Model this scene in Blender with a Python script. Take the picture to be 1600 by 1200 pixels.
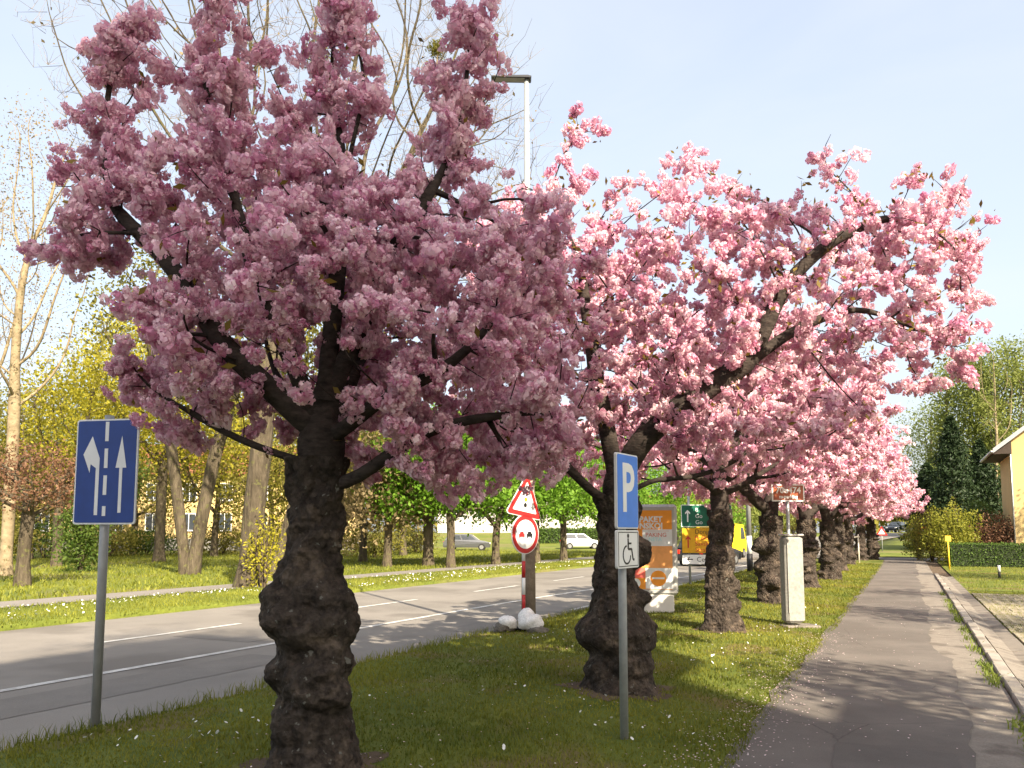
import bpy, math, random
import numpy as np
from mathutils import Vector, Matrix

for o in list(bpy.data.objects):
    bpy.data.objects.remove(o, do_unlink=True)
SC = bpy.context.scene
COL = SC.collection
R = math.radians
PI = math.pi

# ---------------------------------------------------------------- camera
YAW = R(26.2)
cd = bpy.data.cameras.new('camera')
cam = bpy.data.objects.new('camera', cd)
COL.objects.link(cam)
cam.location = (0, 0, 1.65)
cam.rotation_euler = (R(95.3), 0, YAW)
cd.sensor_width = 36.0
cd.lens = 28.125
cd.shift_y = 0.0725
cd.clip_start = 0.05
cd.clip_end = 2000
SC.camera = cam

# ---------------------------------------------------------------- sky, sun, exposure
SUN_EL = R(36.0)
SUN_DIR = Vector((-1.0, 0.80, 0.0)).normalized()          # where the shadows fall on the ground
to_sun = Vector((-SUN_DIR.x * math.cos(SUN_EL), -SUN_DIR.y * math.cos(SUN_EL), math.sin(SUN_EL)))
W = bpy.data.worlds.new('World')
SC.world = W
W.use_nodes = True
wn = W.node_tree
bg = wn.nodes['Background']
sky = wn.nodes.new('ShaderNodeTexSky')
sky.sky_type = 'NISHITA'
sky.sun_disc = False
sky.sun_elevation = SUN_EL
sky.sun_rotation = math.atan2(to_sun.x, to_sun.y)
sky.air_density = 1.0
sky.dust_density = 5.0
sky.ozone_density = 1.0
hz = wn.nodes.new('ShaderNodeMix')                        # thin even haze veiling the blue
hz.data_type = 'RGBA'
ci = wn.nodes.new('ShaderNodeTexNoise')                   # very faint streaks of high cloud
ci.inputs['Scale'].default_value = 2.2; ci.inputs['Detail'].default_value = 5; ci.inputs['Distortion'].default_value = 0.6
cm = wn.nodes.new('ShaderNodeMapping'); cm.inputs['Scale'].default_value = (1.0, 1.0, 3.0)
tc = wn.nodes.new('ShaderNodeTexCoord')
wn.links.new(tc.outputs['Generated'], cm.inputs[0]); wn.links.new(cm.outputs[0], ci.inputs['Vector'])
mr = wn.nodes.new('ShaderNodeMapRange'); mr.inputs[1].default_value = 0.3; mr.inputs[2].default_value = 0.7; mr.inputs[3].default_value = 0.46; mr.inputs[4].default_value = 0.66
wn.links.new(ci.outputs[0], mr.inputs[0]); wn.links.new(mr.outputs[0], hz.inputs[0])
hz.inputs[7].default_value = (2.55, 2.62, 2.70, 1)
wn.links.new(sky.outputs[0], hz.inputs[6])
wn.links.new(hz.outputs[2], bg.inputs[0])
bg.inputs[1].default_value = 0.14
sl = bpy.data.lights.new('sun', 'SUN')
sl.energy = 5.0
sl.angle = R(0.55)
sl.color = (1.0, 0.87, 0.68)
sun = bpy.data.objects.new('sun', sl)
COL.objects.link(sun)
sun.location = (30, -20, 40)
sun.rotation_euler = to_sun.to_track_quat('Z', 'Y').to_euler()
SC.view_settings.view_transform = 'Standard'
SC.view_settings.look = 'None'
SC.view_settings.gamma = 1.0
SC.view_settings.use_curve_mapping = False
SC.view_settings.exposure = 1.5
SC.render.engine = 'CYCLES'
SC.cycles.max_bounces = 6
SC.cycles.diffuse_bounces = 4
SC.cycles.glossy_bounces = 2
SC.cycles.transmission_bounces = 4
SC.cycles.transparent_max_bounces = 8
SC.cycles.use_denoising = True

# ---------------------------------------------------------------- helpers
def link(o, parent=None):
    COL.objects.link(o)
    if parent is not None:
        o.parent = parent
    return o

def tag(o, label=None, cat=None, group=None, kind=None):
    if label: o['label'] = label
    if cat: o['category'] = cat
    if group: o['group'] = group
    if kind: o['kind'] = kind
    return o

def empty(name, loc=(0, 0, 0), rz=0.0, label=None, cat=None, group=None):
    o = bpy.data.objects.new(name, None)
    o.empty_display_size = 0.2
    link(o)
    o.location = loc
    o.rotation_euler = (0, 0, rz)
    return tag(o, label, cat, group)

def copy_tree(o, parent=None):
    c = o.copy()
    COL.objects.link(c)
    c.parent = parent
    for ch in list(o.children):
        copy_tree(ch, c)
    return c

def mesh_np(name, V, F, mat=None, smooth=False, attrs=None):
    """F: (n,k) array of equal-size faces, or a list of lists."""
    me = bpy.data.meshes.new(name)
    V = np.asarray(V, dtype=np.float32).reshape(-1, 3)
    if isinstance(F, np.ndarray):
        k = F.shape[1]
        n = F.shape[0]
        me.vertices.add(len(V)); me.vertices.foreach_set('co', V.ravel())
        me.loops.add(n * k); me.loops.foreach_set('vertex_index', F.astype(np.int32).ravel())
        me.polygons.add(n); me.polygons.foreach_set('loop_start', np.arange(0, n * k, k, dtype=np.int32))
        if smooth:
            me.polygons.foreach_set('use_smooth', np.ones(n, dtype=bool))
        me.update(calc_edges=True)
    else:
        me.from_pydata([tuple(map(float, v)) for v in V], [], [list(f) for f in F])
        if smooth:
            me.polygons.foreach_set('use_smooth', np.ones(len(me.polygons), dtype=bool))
        me.update()
    for an, vals in (attrs or {}).items():
        a = me.attributes.new(an, 'FLOAT', 'FACE')
        a.data.foreach_set('value', np.asarray(vals, dtype=np.float32))
    if mat: me.materials.append(mat)
    return me

def obj(name, me, parent=None, loc=(0, 0, 0), rot=(0, 0, 0)):
    o = bpy.data.objects.new(name, me)
    link(o, parent)
    o.location = loc
    o.rotation_euler = rot
    return o

class MB:
    """collects shapes into one mesh"""
    def __init__(s): s.v = []; s.f = []
    def add(s, vs, fs):
        n = len(s.v)
        s.v += [tuple(map(float, v)) for v in vs]
        s.f += [[i + n for i in f] for f in fs]
        return s
    def box(s, c, d, rz=0.0, taper=1.0):
        cx, cy, cz = c; dx, dy, dz = d[0] / 2, d[1] / 2, d[2] / 2
        ca, sa = math.cos(rz), math.sin(rz)
        vs = []
        for z, t in ((-dz, 1.0), (dz, taper)):
            for x, y in ((-dx, -dy), (dx, -dy), (dx, dy), (-dx, dy)):
                x *= t; y *= t
                vs.append((cx + x * ca - y * sa, cy + x * sa + y * ca, cz + z))
        return s.add(vs, [(3, 2, 1, 0), (4, 5, 6, 7), (0, 1, 5, 4), (1, 2, 6, 5), (2, 3, 7, 6), (3, 0, 4, 7)])
    def bbox(s, c, d, b=0.01):
        """box with all vertical and horizontal edges chamfered"""
        cx, cy, cz = c; dx, dy, dz = d[0] / 2, d[1] / 2, d[2] / 2
        b = min(b, dx * .9, dy * .9, dz * .9)
        def ring(z, i):
            x, y = dx - i, dy - i
            return [(cx - x + b, cy - y, cz + z), (cx + x - b, cy - y, cz + z), (cx + x, cy - y + b, cz + z), (cx + x, cy + y - b, cz + z),
                    (cx + x - b, cy + y, cz + z), (cx - x + b, cy + y, cz + z), (cx - x, cy + y - b, cz + z), (cx - x, cy - y + b, cz + z)]
        vs = ring(-dz, b) + ring(-dz + b, 0) + ring(dz - b, 0) + ring(dz, b)
        fs = [list(range(7, -1, -1)), list(range(24, 32))]
        for k in range(3):
            for i in range(8):
                j = (i + 1) % 8
                fs.append((k * 8 + i, k * 8 + j, k * 8 + 8 + j, k * 8 + 8 + i))
        return s.add(vs, fs)
    def tube(s, pts, rad, n=12, cap=True):
        pts = np.asarray(pts, float)
        rad = np.broadcast_to(np.asarray(rad, float), (len(pts),))
        V, F = tube_np(pts, rad, n)
        k = len(s.v)
        s.v += [tuple(v) for v in V]
        s.f += [[int(i) + k for i in f] for f in F]
        if cap:
            m = len(pts)
            s.f.append([k + i for i in range(n - 1, -1, -1)])
            s.f.append([k + (m - 1) * n + i for i in range(n)])
        return s
    def prism(s, poly, y0, y1):
        """polygon in x,z extruded along y (poly counter-clockwise seen from -y)"""
        n = len(poly)
        vs = [(x, y0, z) for x, z in poly] + [(x, y1, z) for x, z in poly]
        fs = [list(range(n)), list(range(2 * n - 1, n - 1, -1))]
        for i in range(n):
            j = (i + 1) % n
            fs.append((j, i, i + n, j + n))
        return s.add(vs, fs)
    def build(s, name, mat, parent=None, smooth=False, loc=(0, 0, 0), rot=(0, 0, 0)):
        return obj(name, mesh_np(name, s.v, s.f, mat, smooth), parent, loc, rot)

def tube_np(pts, rad, n):
    m = len(pts)
    T = np.gradient(pts, axis=0)
    T /= np.linalg.norm(T, axis=1)[:, None] + 1e-9
    up = np.array([0.0, 0, 1]) if abs(T[0][2]) < 0.9 else np.array([1.0, 0, 0])
    U = np.zeros_like(pts)
    u = np.cross(up, T[0]); u /= np.linalg.norm(u)
    for i in range(m):
        u = u - T[i] * u.dot(T[i])
        l = math.sqrt(u.dot(u))
        if l < 1e-6:
            u = np.cross(T[i], np.array([0.3, 0.5, 0.8])); l = np.linalg.norm(u)
        u = u / l
        U[i] = u
    B = np.cross(T, U)
    a = np.arange(n) * 2 * PI / n
    V = pts[:, None, :] + rad[:, None, None] * (np.cos(a)[None, :, None] * U[:, None, :] + np.sin(a)[None, :, None] * B[:, None, :])
    V = V.reshape(-1, 3)
    i = np.arange(m - 1)[:, None] * n
    j = np.arange(n)[None, :]
    jn = (j + 1) % n
    F = np.stack([i + j, i + jn, i + n + jn, i + n + j], axis=-1).reshape(-1, 4)
    return V, F

def rects(x0, x1, z0, z1):
    return [(x0, z0), (x1, z0), (x1, z1), (x0, z1)]

def text_mesh(body, size, mat, depth=0.0, align='LEFT', bold=0.0, xs=1.0):
    cu = bpy.data.curves.new('lettering', 'FONT')
    cu.body = body; cu.size = size; cu.extrude = depth; cu.align_x = align; cu.offset = bold
    cu.resolution_u = 3
    t = bpy.data.objects.new('tmp_lettering', cu)
    COL.objects.link(t)
    dg = bpy.context.evaluated_depsgraph_get()
    dg.update()
    me = bpy.data.meshes.new_from_object(t.evaluated_get(dg))
    bpy.data.objects.remove(t)
    # text lies in xy, put it upright in xz facing -y
    for v in me.vertices:
        x, y, z = v.co
        v.co = (x * xs, -z, y)
    me.materials.clear()
    me.materials.append(mat)
    return me

# ---------------------------------------------------------------- materials
def new_mat(name):
    m = bpy.data.materials.new(name)
    m.use_nodes = True
    nt = m.node_tree
    b = nt.nodes['Principled BSDF']
    return m, nt, b

def N(nt, typ, **kw):
    n = nt.nodes.new(typ)
    for k, v in kw.items():
        if k.startswith('i_'):
            n.inputs[k[2:]].default_value = v
        else:
            setattr(n, k, v)
    return n

def ramp(nt, stops):
    r = nt.nodes.new('ShaderNodeValToRGB')
    el = r.color_ramp.elements
    while len(el) < len(stops): el.new(0.5)
    for e, (p, c) in zip(el, stops):
        e.position = p
        e.color = (*c, 1) if len(c) == 3 else c
    return r

def noise(nt, scale, detail=4, rough=0.6, vec=None):
    n = nt.nodes.new('ShaderNodeTexNoise')
    n.inputs['Scale'].default_value = scale
    n.inputs['Detail'].default_value = detail
    n.inputs['Roughness'].default_value = rough
    if vec is not None: nt.links.new(vec, n.inputs['Vector'])
    return n

def pos(nt):
    return nt.nodes.new('ShaderNodeNewGeometry').outputs['Position']

def objc(nt):
    return nt.nodes.new('ShaderNodeTexCoord').outputs['Object']

def mixc(nt, fac, a, b, mode='MIX'):
    m = nt.nodes.new('ShaderNodeMix')
    m.data_type = 'RGBA'; m.blend_type = mode
    for sock, val in ((0, fac), (6, a), (7, b)):
        if hasattr(val, 'is_output'): nt.links.new(val, m.inputs[sock])
        elif isinstance(val, (int, float)): m.inputs[sock].default_value = val
        else: m.inputs[sock].default_value = (*val, 1)
    return m.outputs[2]

def bump(nt, b, height, strength=0.4, dist=0.01):
    n = nt.nodes.new('ShaderNodeBump')
    n.inputs['Strength'].default_value = strength
    n.inputs['Distance'].default_value = dist
    nt.links.new(height, n.inputs['Height'])
    nt.links.new(n.outputs[0], b.inputs['Normal'])

def plain(name, c, rough=0.6, metal=0.0, var=0.12, scale=6.0, spec=0.4):
    m, nt, b = new_mat(name)
    n = noise(nt, scale, 5, 0.65, objc(nt))
    lo = tuple(x * (1 - var) for x in c); hi = tuple(min(1, x * (1 + var)) for x in c)
    r = ramp(nt, [(0.3, lo), (0.7, hi)])
    nt.links.new(n.outputs[0], r.inputs[0])
    nt.links.new(r.outputs[0], b.inputs['Base Color'])
    b.inputs['Roughness'].default_value = rough
    b.inputs['Metallic'].default_value = metal
    b.inputs['Specular IOR Level'].default_value = spec
    return m

def surf(name, lo, hi, scale, fine, rough=0.9, bstr=0.4, bdist=0.006, patch=None, pscale=0.4, vec='pos', crack=0.0):
    """two-scale mottled surface: large patches, fine grain, bump"""
    m, nt, b = new_mat(name)
    v = pos(nt) if vec == 'pos' else objc(nt)
    n1 = noise(nt, scale, 6, 0.65, v)
    n2 = noise(nt, fine, 3, 0.7, v)
    r = ramp(nt, [(0.32, lo), (0.68, hi)])
    nt.links.new(n1.outputs[0], r.inputs[0])
    c = r.outputs[0]
    if patch:
        n3 = noise(nt, pscale, 3, 0.55, v)
        rp = ramp(nt, [(0.52, (0, 0, 0)), (0.62, (1, 1, 1))])
        nt.links.new(n3.outputs[0], rp.inputs[0])
        c = mixc(nt, rp.outputs[0], c, patch)
    if crack:
        nd = noise(nt, 2.2, 4, 0.6, v)
        vm = nt.nodes.new('ShaderNodeMix'); vm.data_type = 'VECTOR'; vm.inputs[0].default_value = 0.12
        nt.links.new(v, vm.inputs[4]); nt.links.new(nd.outputs['Color'], vm.inputs[5])
        vc = nt.nodes.new('ShaderNodeTexVoronoi'); vc.feature = 'DISTANCE_TO_EDGE'; vc.inputs['Scale'].default_value = crack
        nt.links.new(vm.outputs[1], vc.inputs['Vector'])
        rc = ramp(nt, [(0.0012, (1, 1, 1)), (0.0045, (0, 0, 0))])
        nt.links.new(vc.outputs['Distance'], rc.inputs[0])
        nk = noise(nt, 0.5, 2, 0.5, v)
        rk = ramp(nt, [(0.47, (0, 0, 0)), (0.56, (0.55, 0.55, 0.55))])
        nt.links.new(nk.outputs[0], rk.inputs[0])
        c = mixc(nt, mixc(nt, 1.0, rc.outputs[0], rk.outputs[0], 'MULTIPLY'), c, tuple(x * 0.30 for x in lo))
    rg = ramp(nt, [(0.25, (0.72, 0.72, 0.72)), (0.75, (1.2, 1.2, 1.2))])
    nt.links.new(n2.outputs[0], rg.inputs[0])
    c = mixc(nt, 1.0, c, rg.outputs[0], 'MULTIPLY')
    nt.links.new(c, b.inputs['Base Color'])
    b.inputs['Roughness'].default_value = rough
    b.inputs['Specular IOR Level'].default_value = 0.25
    bump(nt, b, n2.outputs[0], bstr, bdist)
    return m

def foliage(name, lo, hi, trans=0.45, tint_attr=True, transcol=None, rough=0.6):
    """thin leaf: diffuse + translucent, colour varied leaf by leaf"""
    m = bpy.data.materials.new(name)
    m.use_nodes = True
    nt = m.node_tree
    nt.nodes.clear()
    out = nt.nodes.new('ShaderNodeOutputMaterial')
    a = nt.nodes.new('ShaderNodeAttribute'); a.attribute_name = 'tint'
    r = ramp(nt, [(0.0, lo), (1.0, hi)])
    nt.links.new(a.outputs['Fac'], r.inputs[0])
    d = nt.nodes.new('ShaderNodeBsdfPrincipled')
    d.inputs['Roughness'].default_value = rough
    d.inputs['Specular IOR Level'].default_value = 0.25
    t = nt.nodes.new('ShaderNodeBsdfTranslucent')
    nt.links.new(r.outputs[0], d.inputs['Base Color'])
    if transcol:
        nt.links.new(mixc(nt, 1.0, r.outputs[0], transcol, 'MULTIPLY'), t.inputs['Color'])
    else:
        nt.links.new(r.outputs[0], t.inputs['Color'])
    mx = nt.nodes.new('ShaderNodeMixShader')
    mx.inputs[0].default_value = trans
    nt.links.new(d.outputs[0], mx.inputs[1]); nt.links.new(t.outputs[0], mx.inputs[2])
    nt.links.new(mx.outputs[0], out.inputs[0])
    return m

def bark_mat(name, lo, hi, patch=None, lichen=None, sx=9.0, sz=2.5, bstr=0.9, bdist=0.03, pthr=(0.56, 0.64), pscale=5.0):
    m, nt, b = new_mat(name)
    v = objc(nt)
    mp = nt.nodes.new('ShaderNodeMapping')
    mp.inputs['Scale'].default_value = (sx, sx, sz)
    nt.links.new(v, mp.inputs['Vector'])
    n1 = noise(nt, 1.0, 8, 0.7, mp.outputs[0])
    vo = nt.nodes.new('ShaderNodeTexVoronoi')
    vo.inputs['Scale'].default_value = 2.2
    nt.links.new(mp.outputs[0], vo.inputs['Vector'])
    r = ramp(nt, [(0.3, lo), (0.72, hi)])
    nt.links.new(n1.outputs[0], r.inputs[0])
    c = r.outputs[0]
    if patch:
        n3 = noise(nt, pscale, 4, 0.7, v)
        rp = ramp(nt, [(pthr[0], (0, 0, 0)), (pthr[1], (1, 1, 1))])
        nt.links.new(n3.outputs[0], rp.inputs[0])
        c = mixc(nt, rp.outputs[0], c, patch)
    if lichen:
        n4 = noise(nt, 16.0, 3, 0.5, v)
        rl = ramp(nt, [(0.66, (0, 0, 0)), (0.70, (1, 1, 1))])
        nt.links.new(n4.outputs[0], rl.inputs[0])
        c = mixc(nt, rl.outputs[0], c, lichen)
    nt.links.new(c, b.inputs['Base Color'])
    b.inputs['Roughness'].default_value = 0.92
    b.inputs['Specular IOR Level'].default_value = 0.15
    ad = nt.nodes.new('ShaderNodeMath'); ad.operation = 'ADD'
    nf = noise(nt, 60.0, 4, 0.75, v)
    a2 = nt.nodes.new('ShaderNodeMath'); a2.operation = 'MULTIPLY_ADD'; a2.inputs[1].default_value = 0.6
    nt.links.new(nf.outputs[0], a2.inputs[0]); nt.links.new(n1.outputs[0], a2.inputs[2])
    nt.links.new(a2.outputs[0], ad.inputs[0]); nt.links.new(vo.outputs['Distance'], ad.inputs[1])
    bump(nt, b, ad.outputs[0], bstr, bdist)
    return m

M = {}
M['lawn'] = surf('mown_lawn', (0.070, 0.098, 0.012), (0.130, 0.148, 0.020), 1.3, 55, 0.95, 0.7, 0.02, patch=(0.135, 0.110, 0.035), pscale=0.7)
M['far_lawn'] = surf('park_lawn', (0.080, 0.108, 0.014), (0.165, 0.180, 0.026), 0.35, 9, 0.95, 0.6, 0.05, patch=(0.15, 0.14, 0.045), pscale=0.22)
M['road'] = surf('road_asphalt', (0.165, 0.150, 0.132), (0.230, 0.210, 0.185), 0.35, 90, 0.85, 0.3, 0.004, patch=(0.150, 0.135, 0.118), pscale=0.45)
M['path'] = surf('footpath_asphalt', (0.096, 0.085, 0.075), (0.152, 0.135, 0.118), 0.8, 120, 0.9, 0.45, 0.005, patch=(0.108, 0.095, 0.083), pscale=0.45, crack=0.7)
M['far_path'] = surf('park_path_asphalt', (0.17, 0.155, 0.14), (0.22, 0.20, 0.18), 0.6, 60, 0.9, 0.3, 0.004)
M['soil'] = surf('bare_soil', (0.075, 0.052, 0.034), (0.13, 0.095, 0.06), 3.0, 60, 0.95, 0.7, 0.02)
M['concrete'] = surf('worn_concrete', (0.155, 0.135, 0.112), (0.255, 0.228, 0.19), 1.6, 70, 0.9, 0.5, 0.006, patch=(0.125, 0.108, 0.09), pscale=1.6)
M['kerb'] = surf('kerb_concrete', (0.22, 0.195, 0.165), (0.33, 0.30, 0.26), 2.5, 80, 0.9, 0.5, 0.005, patch=(0.17, 0.15, 0.12), pscale=2.0)
M['paver'] = surf('paver_concrete', (0.23, 0.20, 0.145), (0.33, 0.29, 0.21), 2.0, 60, 0.92, 0.5, 0.006)
M['line'] = surf('road_paint', (0.30, 0.29, 0.27), (0.64, 0.63, 0.60), 3.5, 60, 0.7, 0.2, 0.002)
M['cherry_bark'] = bark_mat('cherry_bark', (0.013, 0.0105, 0.009), (0.098, 0.077, 0.061), patch=(0.150, 0.115, 0.086), lichen=(0.17, 0.165, 0.14), sx=12, sz=9, bstr=1.0, bdist=0.035, pthr=(0.54, 0.68), pscale=3.6)
M['cherry_branch'] = bark_mat('cherry_branch_bark', (0.014, 0.011, 0.010), (0.074, 0.059, 0.049), sx=10, sz=20, bstr=0.6, bdist=0.01)
M['tree_bark'] = bark_mat('grey_tree_bark', (0.045, 0.036, 0.024), (0.155, 0.125, 0.085), patch=(0.13, 0.125, 0.05), sx=5, sz=1.2, bstr=1.0, bdist=0.06)  # the bark's own brown tones with olive patches
M['pale_bark'] = bark_mat('pale_tree_bark', (0.14, 0.11, 0.065), (0.34, 0.27, 0.17), patch=(0.10, 0.085, 0.04), sx=2, sz=3, bstr=0.5, bdist=0.02)
M['bush_bark'] = bark_mat('shrub_bark', (0.05, 0.038, 0.026), (0.13, 0.10, 0.07), sx=6, sz=4)
M['blossom'] = foliage('cherry_blossom', (0.60, 0.235, 0.375), (0.96, 0.775, 0.80), trans=0.42)
M['cherry_leaf'] = foliage('young_cherry_leaf', (0.085, 0.050, 0.012), (0.30, 0.22, 0.045), trans=0.4)
M['grass'] = foliage('grass_blade', (0.064, 0.094, 0.009), (0.260, 0.245, 0.030), trans=0.35)
M['far_grass'] = foliage('verge_grass_blade', (0.105, 0.130, 0.014), (0.26, 0.265, 0.035), trans=0.35)
M['weed'] = foliage('weed_leaf', (0.075, 0.125, 0.015), (0.20, 0.24, 0.04), trans=0.35)
M['daisy'] = foliage('daisy_petal', (0.72, 0.71, 0.66), (0.82, 0.82, 0.80), trans=0.2)
M['petal'] = foliage('fallen_petal', (0.55, 0.36, 0.36), (0.78, 0.66, 0.64), trans=0.15)
M['lime_leaf'] = foliage('lime_leaf', (0.075, 0.19, 0.014), (0.22, 0.37, 0.035), trans=0.5)
M['yellow_leaf'] = foliage('yellow_spring_leaf', (0.26, 0.24, 0.015), (0.52, 0.46, 0.05), trans=0.5)
M['spring_leaf'] = foliage('spring_leaf', (0.13, 0.15, 0.015), (0.34, 0.33, 0.045), trans=0.45)
M['olive_leaf'] = foliage('olive_leaf', (0.115, 0.112, 0.018), (0.30, 0.27, 0.055), trans=0.45)
M['buff_leaf'] = foliage('buff_bud_leaf', (0.17, 0.125, 0.06), (0.36, 0.28, 0.15), trans=0.4)
M['red_leaf'] = foliage('red_leaf', (0.12, 0.052, 0.030), (0.29, 0.165, 0.095), trans=0.45)
M['green_leaf'] = foliage('bush_leaf', (0.040, 0.085, 0.012), (0.13, 0.18, 0.03), trans=0.4)
M['pale_leaf'] = foliage('pale_poplar_leaf', (0.12, 0.155, 0.03), (0.30, 0.33, 0.085), trans=0.5)
M['conifer_leaf'] = foliage('conifer_needle', (0.010, 0.022, 0.008), (0.032, 0.055, 0.018), trans=0.15)
M['hedge_leaf'] = foliage('hedge_leaf', (0.035, 0.075, 0.012), (0.115, 0.185, 0.032), trans=0.3)
M['hedge_core'] = plain('hedge_twigs', (0.022, 0.032, 0.012), 0.95)
M['steel'] = plain('galvanised_steel', (0.33, 0.345, 0.345), 0.5, 0.3, 0.15, 9)
M['grey_paint'] = plain('grey_post_paint', (0.29, 0.30, 0.30), 0.5, 0.2)
M['white_paint'] = plain('white_painted_metal', (0.40, 0.395, 0.375), 0.45, 0.0, 0.06)
M['sign_white'] = plain('sign_white', (0.70, 0.71, 0.70), 0.4, 0, 0.05)
M['sign_blue'] = plain('sign_blue', (0.012, 0.045, 0.22), 0.35, 0, 0.12)
M['sign_blue2'] = plain('sign_bright_blue', (0.045, 0.19, 0.66), 0.35, 0, 0.08)
M['sign_red'] = plain('sign_red', (0.42, 0.022, 0.022), 0.4, 0, 0.12)
M['sign_black'] = plain('sign_black', (0.012, 0.012, 0.013), 0.5)
M['sign_back'] = plain('sign_back_aluminium', (0.40, 0.41, 0.42), 0.45, 0.6)
M['sign_green'] = plain('sign_green', (0.008, 0.105, 0.062), 0.4)
M['sign_yellow'] = plain('sign_yellow', (0.62, 0.33, 0.012), 0.4)
M['sign_brown'] = plain('sign_brown', (0.30, 0.070, 0.025), 0.4)
M['amber'] = plain('amber_print', (0.60, 0.28, 0.02), 0.4)
M['orange'] = plain('poster_orange', (0.80, 0.30, 0.035), 0.35, 0, 0.06)
M['poster_pink'] = plain('poster_pink', (0.80, 0.16, 0.12), 0.35)
M['poster_peach'] = plain('poster_peach', (0.80, 0.36, 0.12), 0.35)
M['poster_text'] = plain('poster_red_text', (0.55, 0.20, 0.16), 0.4)
M['poster_cyan'] = plain('poster_cyan_text', (0.42, 0.66, 0.68), 0.4)
M['green_plate'] = plain('green_plate', (0.05, 0.36, 0.20), 0.4)
M['plinth'] = plain('pale_plinth', (0.60, 0.58, 0.54), 0.6, 0, 0.06)
M['pole_grey'] = surf('weathered_pole', (0.16, 0.13, 0.10), (0.28, 0.23, 0.18), 6, 50, 0.85, 0.5, 0.005, vec='obj')
M['sack'] = surf('white_sack', (0.66, 0.64, 0.60), (0.80, 0.79, 0.76), 5, 40, 0.85, 0.5, 0.01, vec='obj')
M['rubber'] = plain('black_rubber', (0.018, 0.017, 0.016), 0.8)
M['stone'] = surf('grey_stone', (0.10, 0.09, 0.075), (0.19, 0.17, 0.14), 5, 30, 0.95, 0.7, 0.02, vec='obj')
M['cabinet'] = surf('parking_pillar_paint', (0.24, 0.235, 0.215), (0.30, 0.295, 0.27), 2.0, 20, 0.55, 0.1, 0.002, vec='obj')
M['car_white'] = plain('white_car_paint', (0.62, 0.63, 0.64), 0.25, 0.0, 0.03)
M['car_silver'] = plain('silver_car_paint', (0.13, 0.135, 0.145), 0.25, 0.5, 0.03)
M['car_dark'] = plain('dark_car_paint', (0.03, 0.032, 0.036), 0.25, 0.1, 0.03)
M['car_red'] = plain('red_car_paint', (0.30, 0.03, 0.02), 0.25, 0.1, 0.03)
M['van_yellow'] = plain('yellow_van_paint', (0.80, 0.58, 0.02), 0.3, 0.0, 0.03)
M['glass'] = plain('dark_glass', (0.035, 0.042, 0.05), 0.08, 0.0, 0.1, 3, 0.8)
M['lamp_red'] = plain('red_lamp_lens', (0.55, 0.03, 0.015), 0.2)
M['lamp_white'] = plain('clear_lamp_lens', (0.65, 0.65, 0.62), 0.15)
M['rim'] = plain('alloy_rim', (0.42, 0.43, 0.44), 0.3, 0.7)
M['house_wall'] = surf('yellow_render', (0.50, 0.37, 0.165), (0.56, 0.42, 0.19), 0.7, 40, 0.9, 0.15, 0.004, vec='obj')
M['house_base'] = surf('grey_render', (0.18, 0.17, 0.16), (0.26, 0.25, 0.23), 1, 30, 0.9, 0.2, 0.004, vec='obj')
M['pale_wall'] = surf('pale_render', (0.40, 0.38, 0.34), (0.48, 0.46, 0.42), 0.6, 30, 0.9, 0.15, 0.004, vec='obj')
M['roof'] = surf('clay_roof', (0.16, 0.06, 0.035), (0.27, 0.11, 0.065), 3, 20, 0.85, 0.6, 0.02, vec='obj')
M['eave_wood'] = plain('dark_eave_wood', (0.045, 0.032, 0.024), 0.8)
M['zinc'] = plain('zinc_gutter', (0.45, 0.45, 0.45), 0.4, 0.5)
M['frame_white'] = plain('white_window_frame', (0.70, 0.70, 0.68), 0.5)
M['nest'] = plain('twig_nest', (0.10, 0.085, 0.03), 0.95, 0, 0.4)
M['yellow_post'] = plain('yellow_marker_paint', (0.72, 0.48, 0.03), 0.5)
M['stake'] = plain('white_stake_paint', (0.62, 0.58, 0.50), 0.7)
M['path_repair'] = surf('repaired_asphalt', (0.150, 0.137, 0.121), (0.195, 0.178, 0.158), 1.2, 100, 0.88, 0.4, 0.005)
M['foot_repair'] = surf('footpath_repair', (0.084, 0.075, 0.067), (0.118, 0.105, 0.093), 1.5, 130, 0.9, 0.45, 0.005)

# ================================================================ THE GROUND
rng = np.random.default_rng(7)

def gz(x, y):
    """gentle rise of the land beyond the side street"""
    t = np.maximum(0.0, np.asarray(y, float) - 62.0)
    s = np.clip(t / 60.0, 0, 1)
    return 1.7 * s * s * (3 - 2 * s)

def strip(name, xl, xr, ys, z, mat, nx=2, zf=None, skirt=0.0):
    """sheet between two edges given as functions or numbers of y"""
    ys = np.asarray(ys, float)
    L = np.array([xl(y) if callable(xl) else xl for y in ys]); Rr = np.array([xr(y) if callable(xr) else xr for y in ys])
    t = np.linspace(0, 1, nx)
    X = L[:, None] + (Rr - L)[:, None] * t[None, :]
    Y = np.repeat(ys[:, None], nx, axis=1)
    Z = gz(X, Y) + z + (zf(X, Y, t[None, :]) if zf else 0)
    V = np.stack([X, Y, Z], -1)
    if skirt:
        lo = V[:, :1].copy(); lo[..., 2] -= skirt
        hi = V[:, -1:].copy(); hi[..., 2] -= skirt
        V = np.concatenate([lo, V, hi], axis=1); nx += 2
    V = V.reshape(-1, 3)
    i = np.arange(len(ys) - 1)[:, None] * nx; j = np.arange(nx - 1)[None, :]
    F = np.stack([i + j, i + j + 1, i + nx + j + 1, i + nx + j], -1).reshape(-1, 4)
    return tag(obj(name, mesh_np(name, V, F, mat, smooth=True)), kind='structure')

YS = np.concatenate([np.arange(-14, 30, 0.25), np.arange(30, 54, 1.0), [54.0]])
YL = np.concatenate([np.arange(-14, 62, 4.0), np.arange(62, 130, 3.0), np.arange(130, 420, 20.0), [700.0]])
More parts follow.
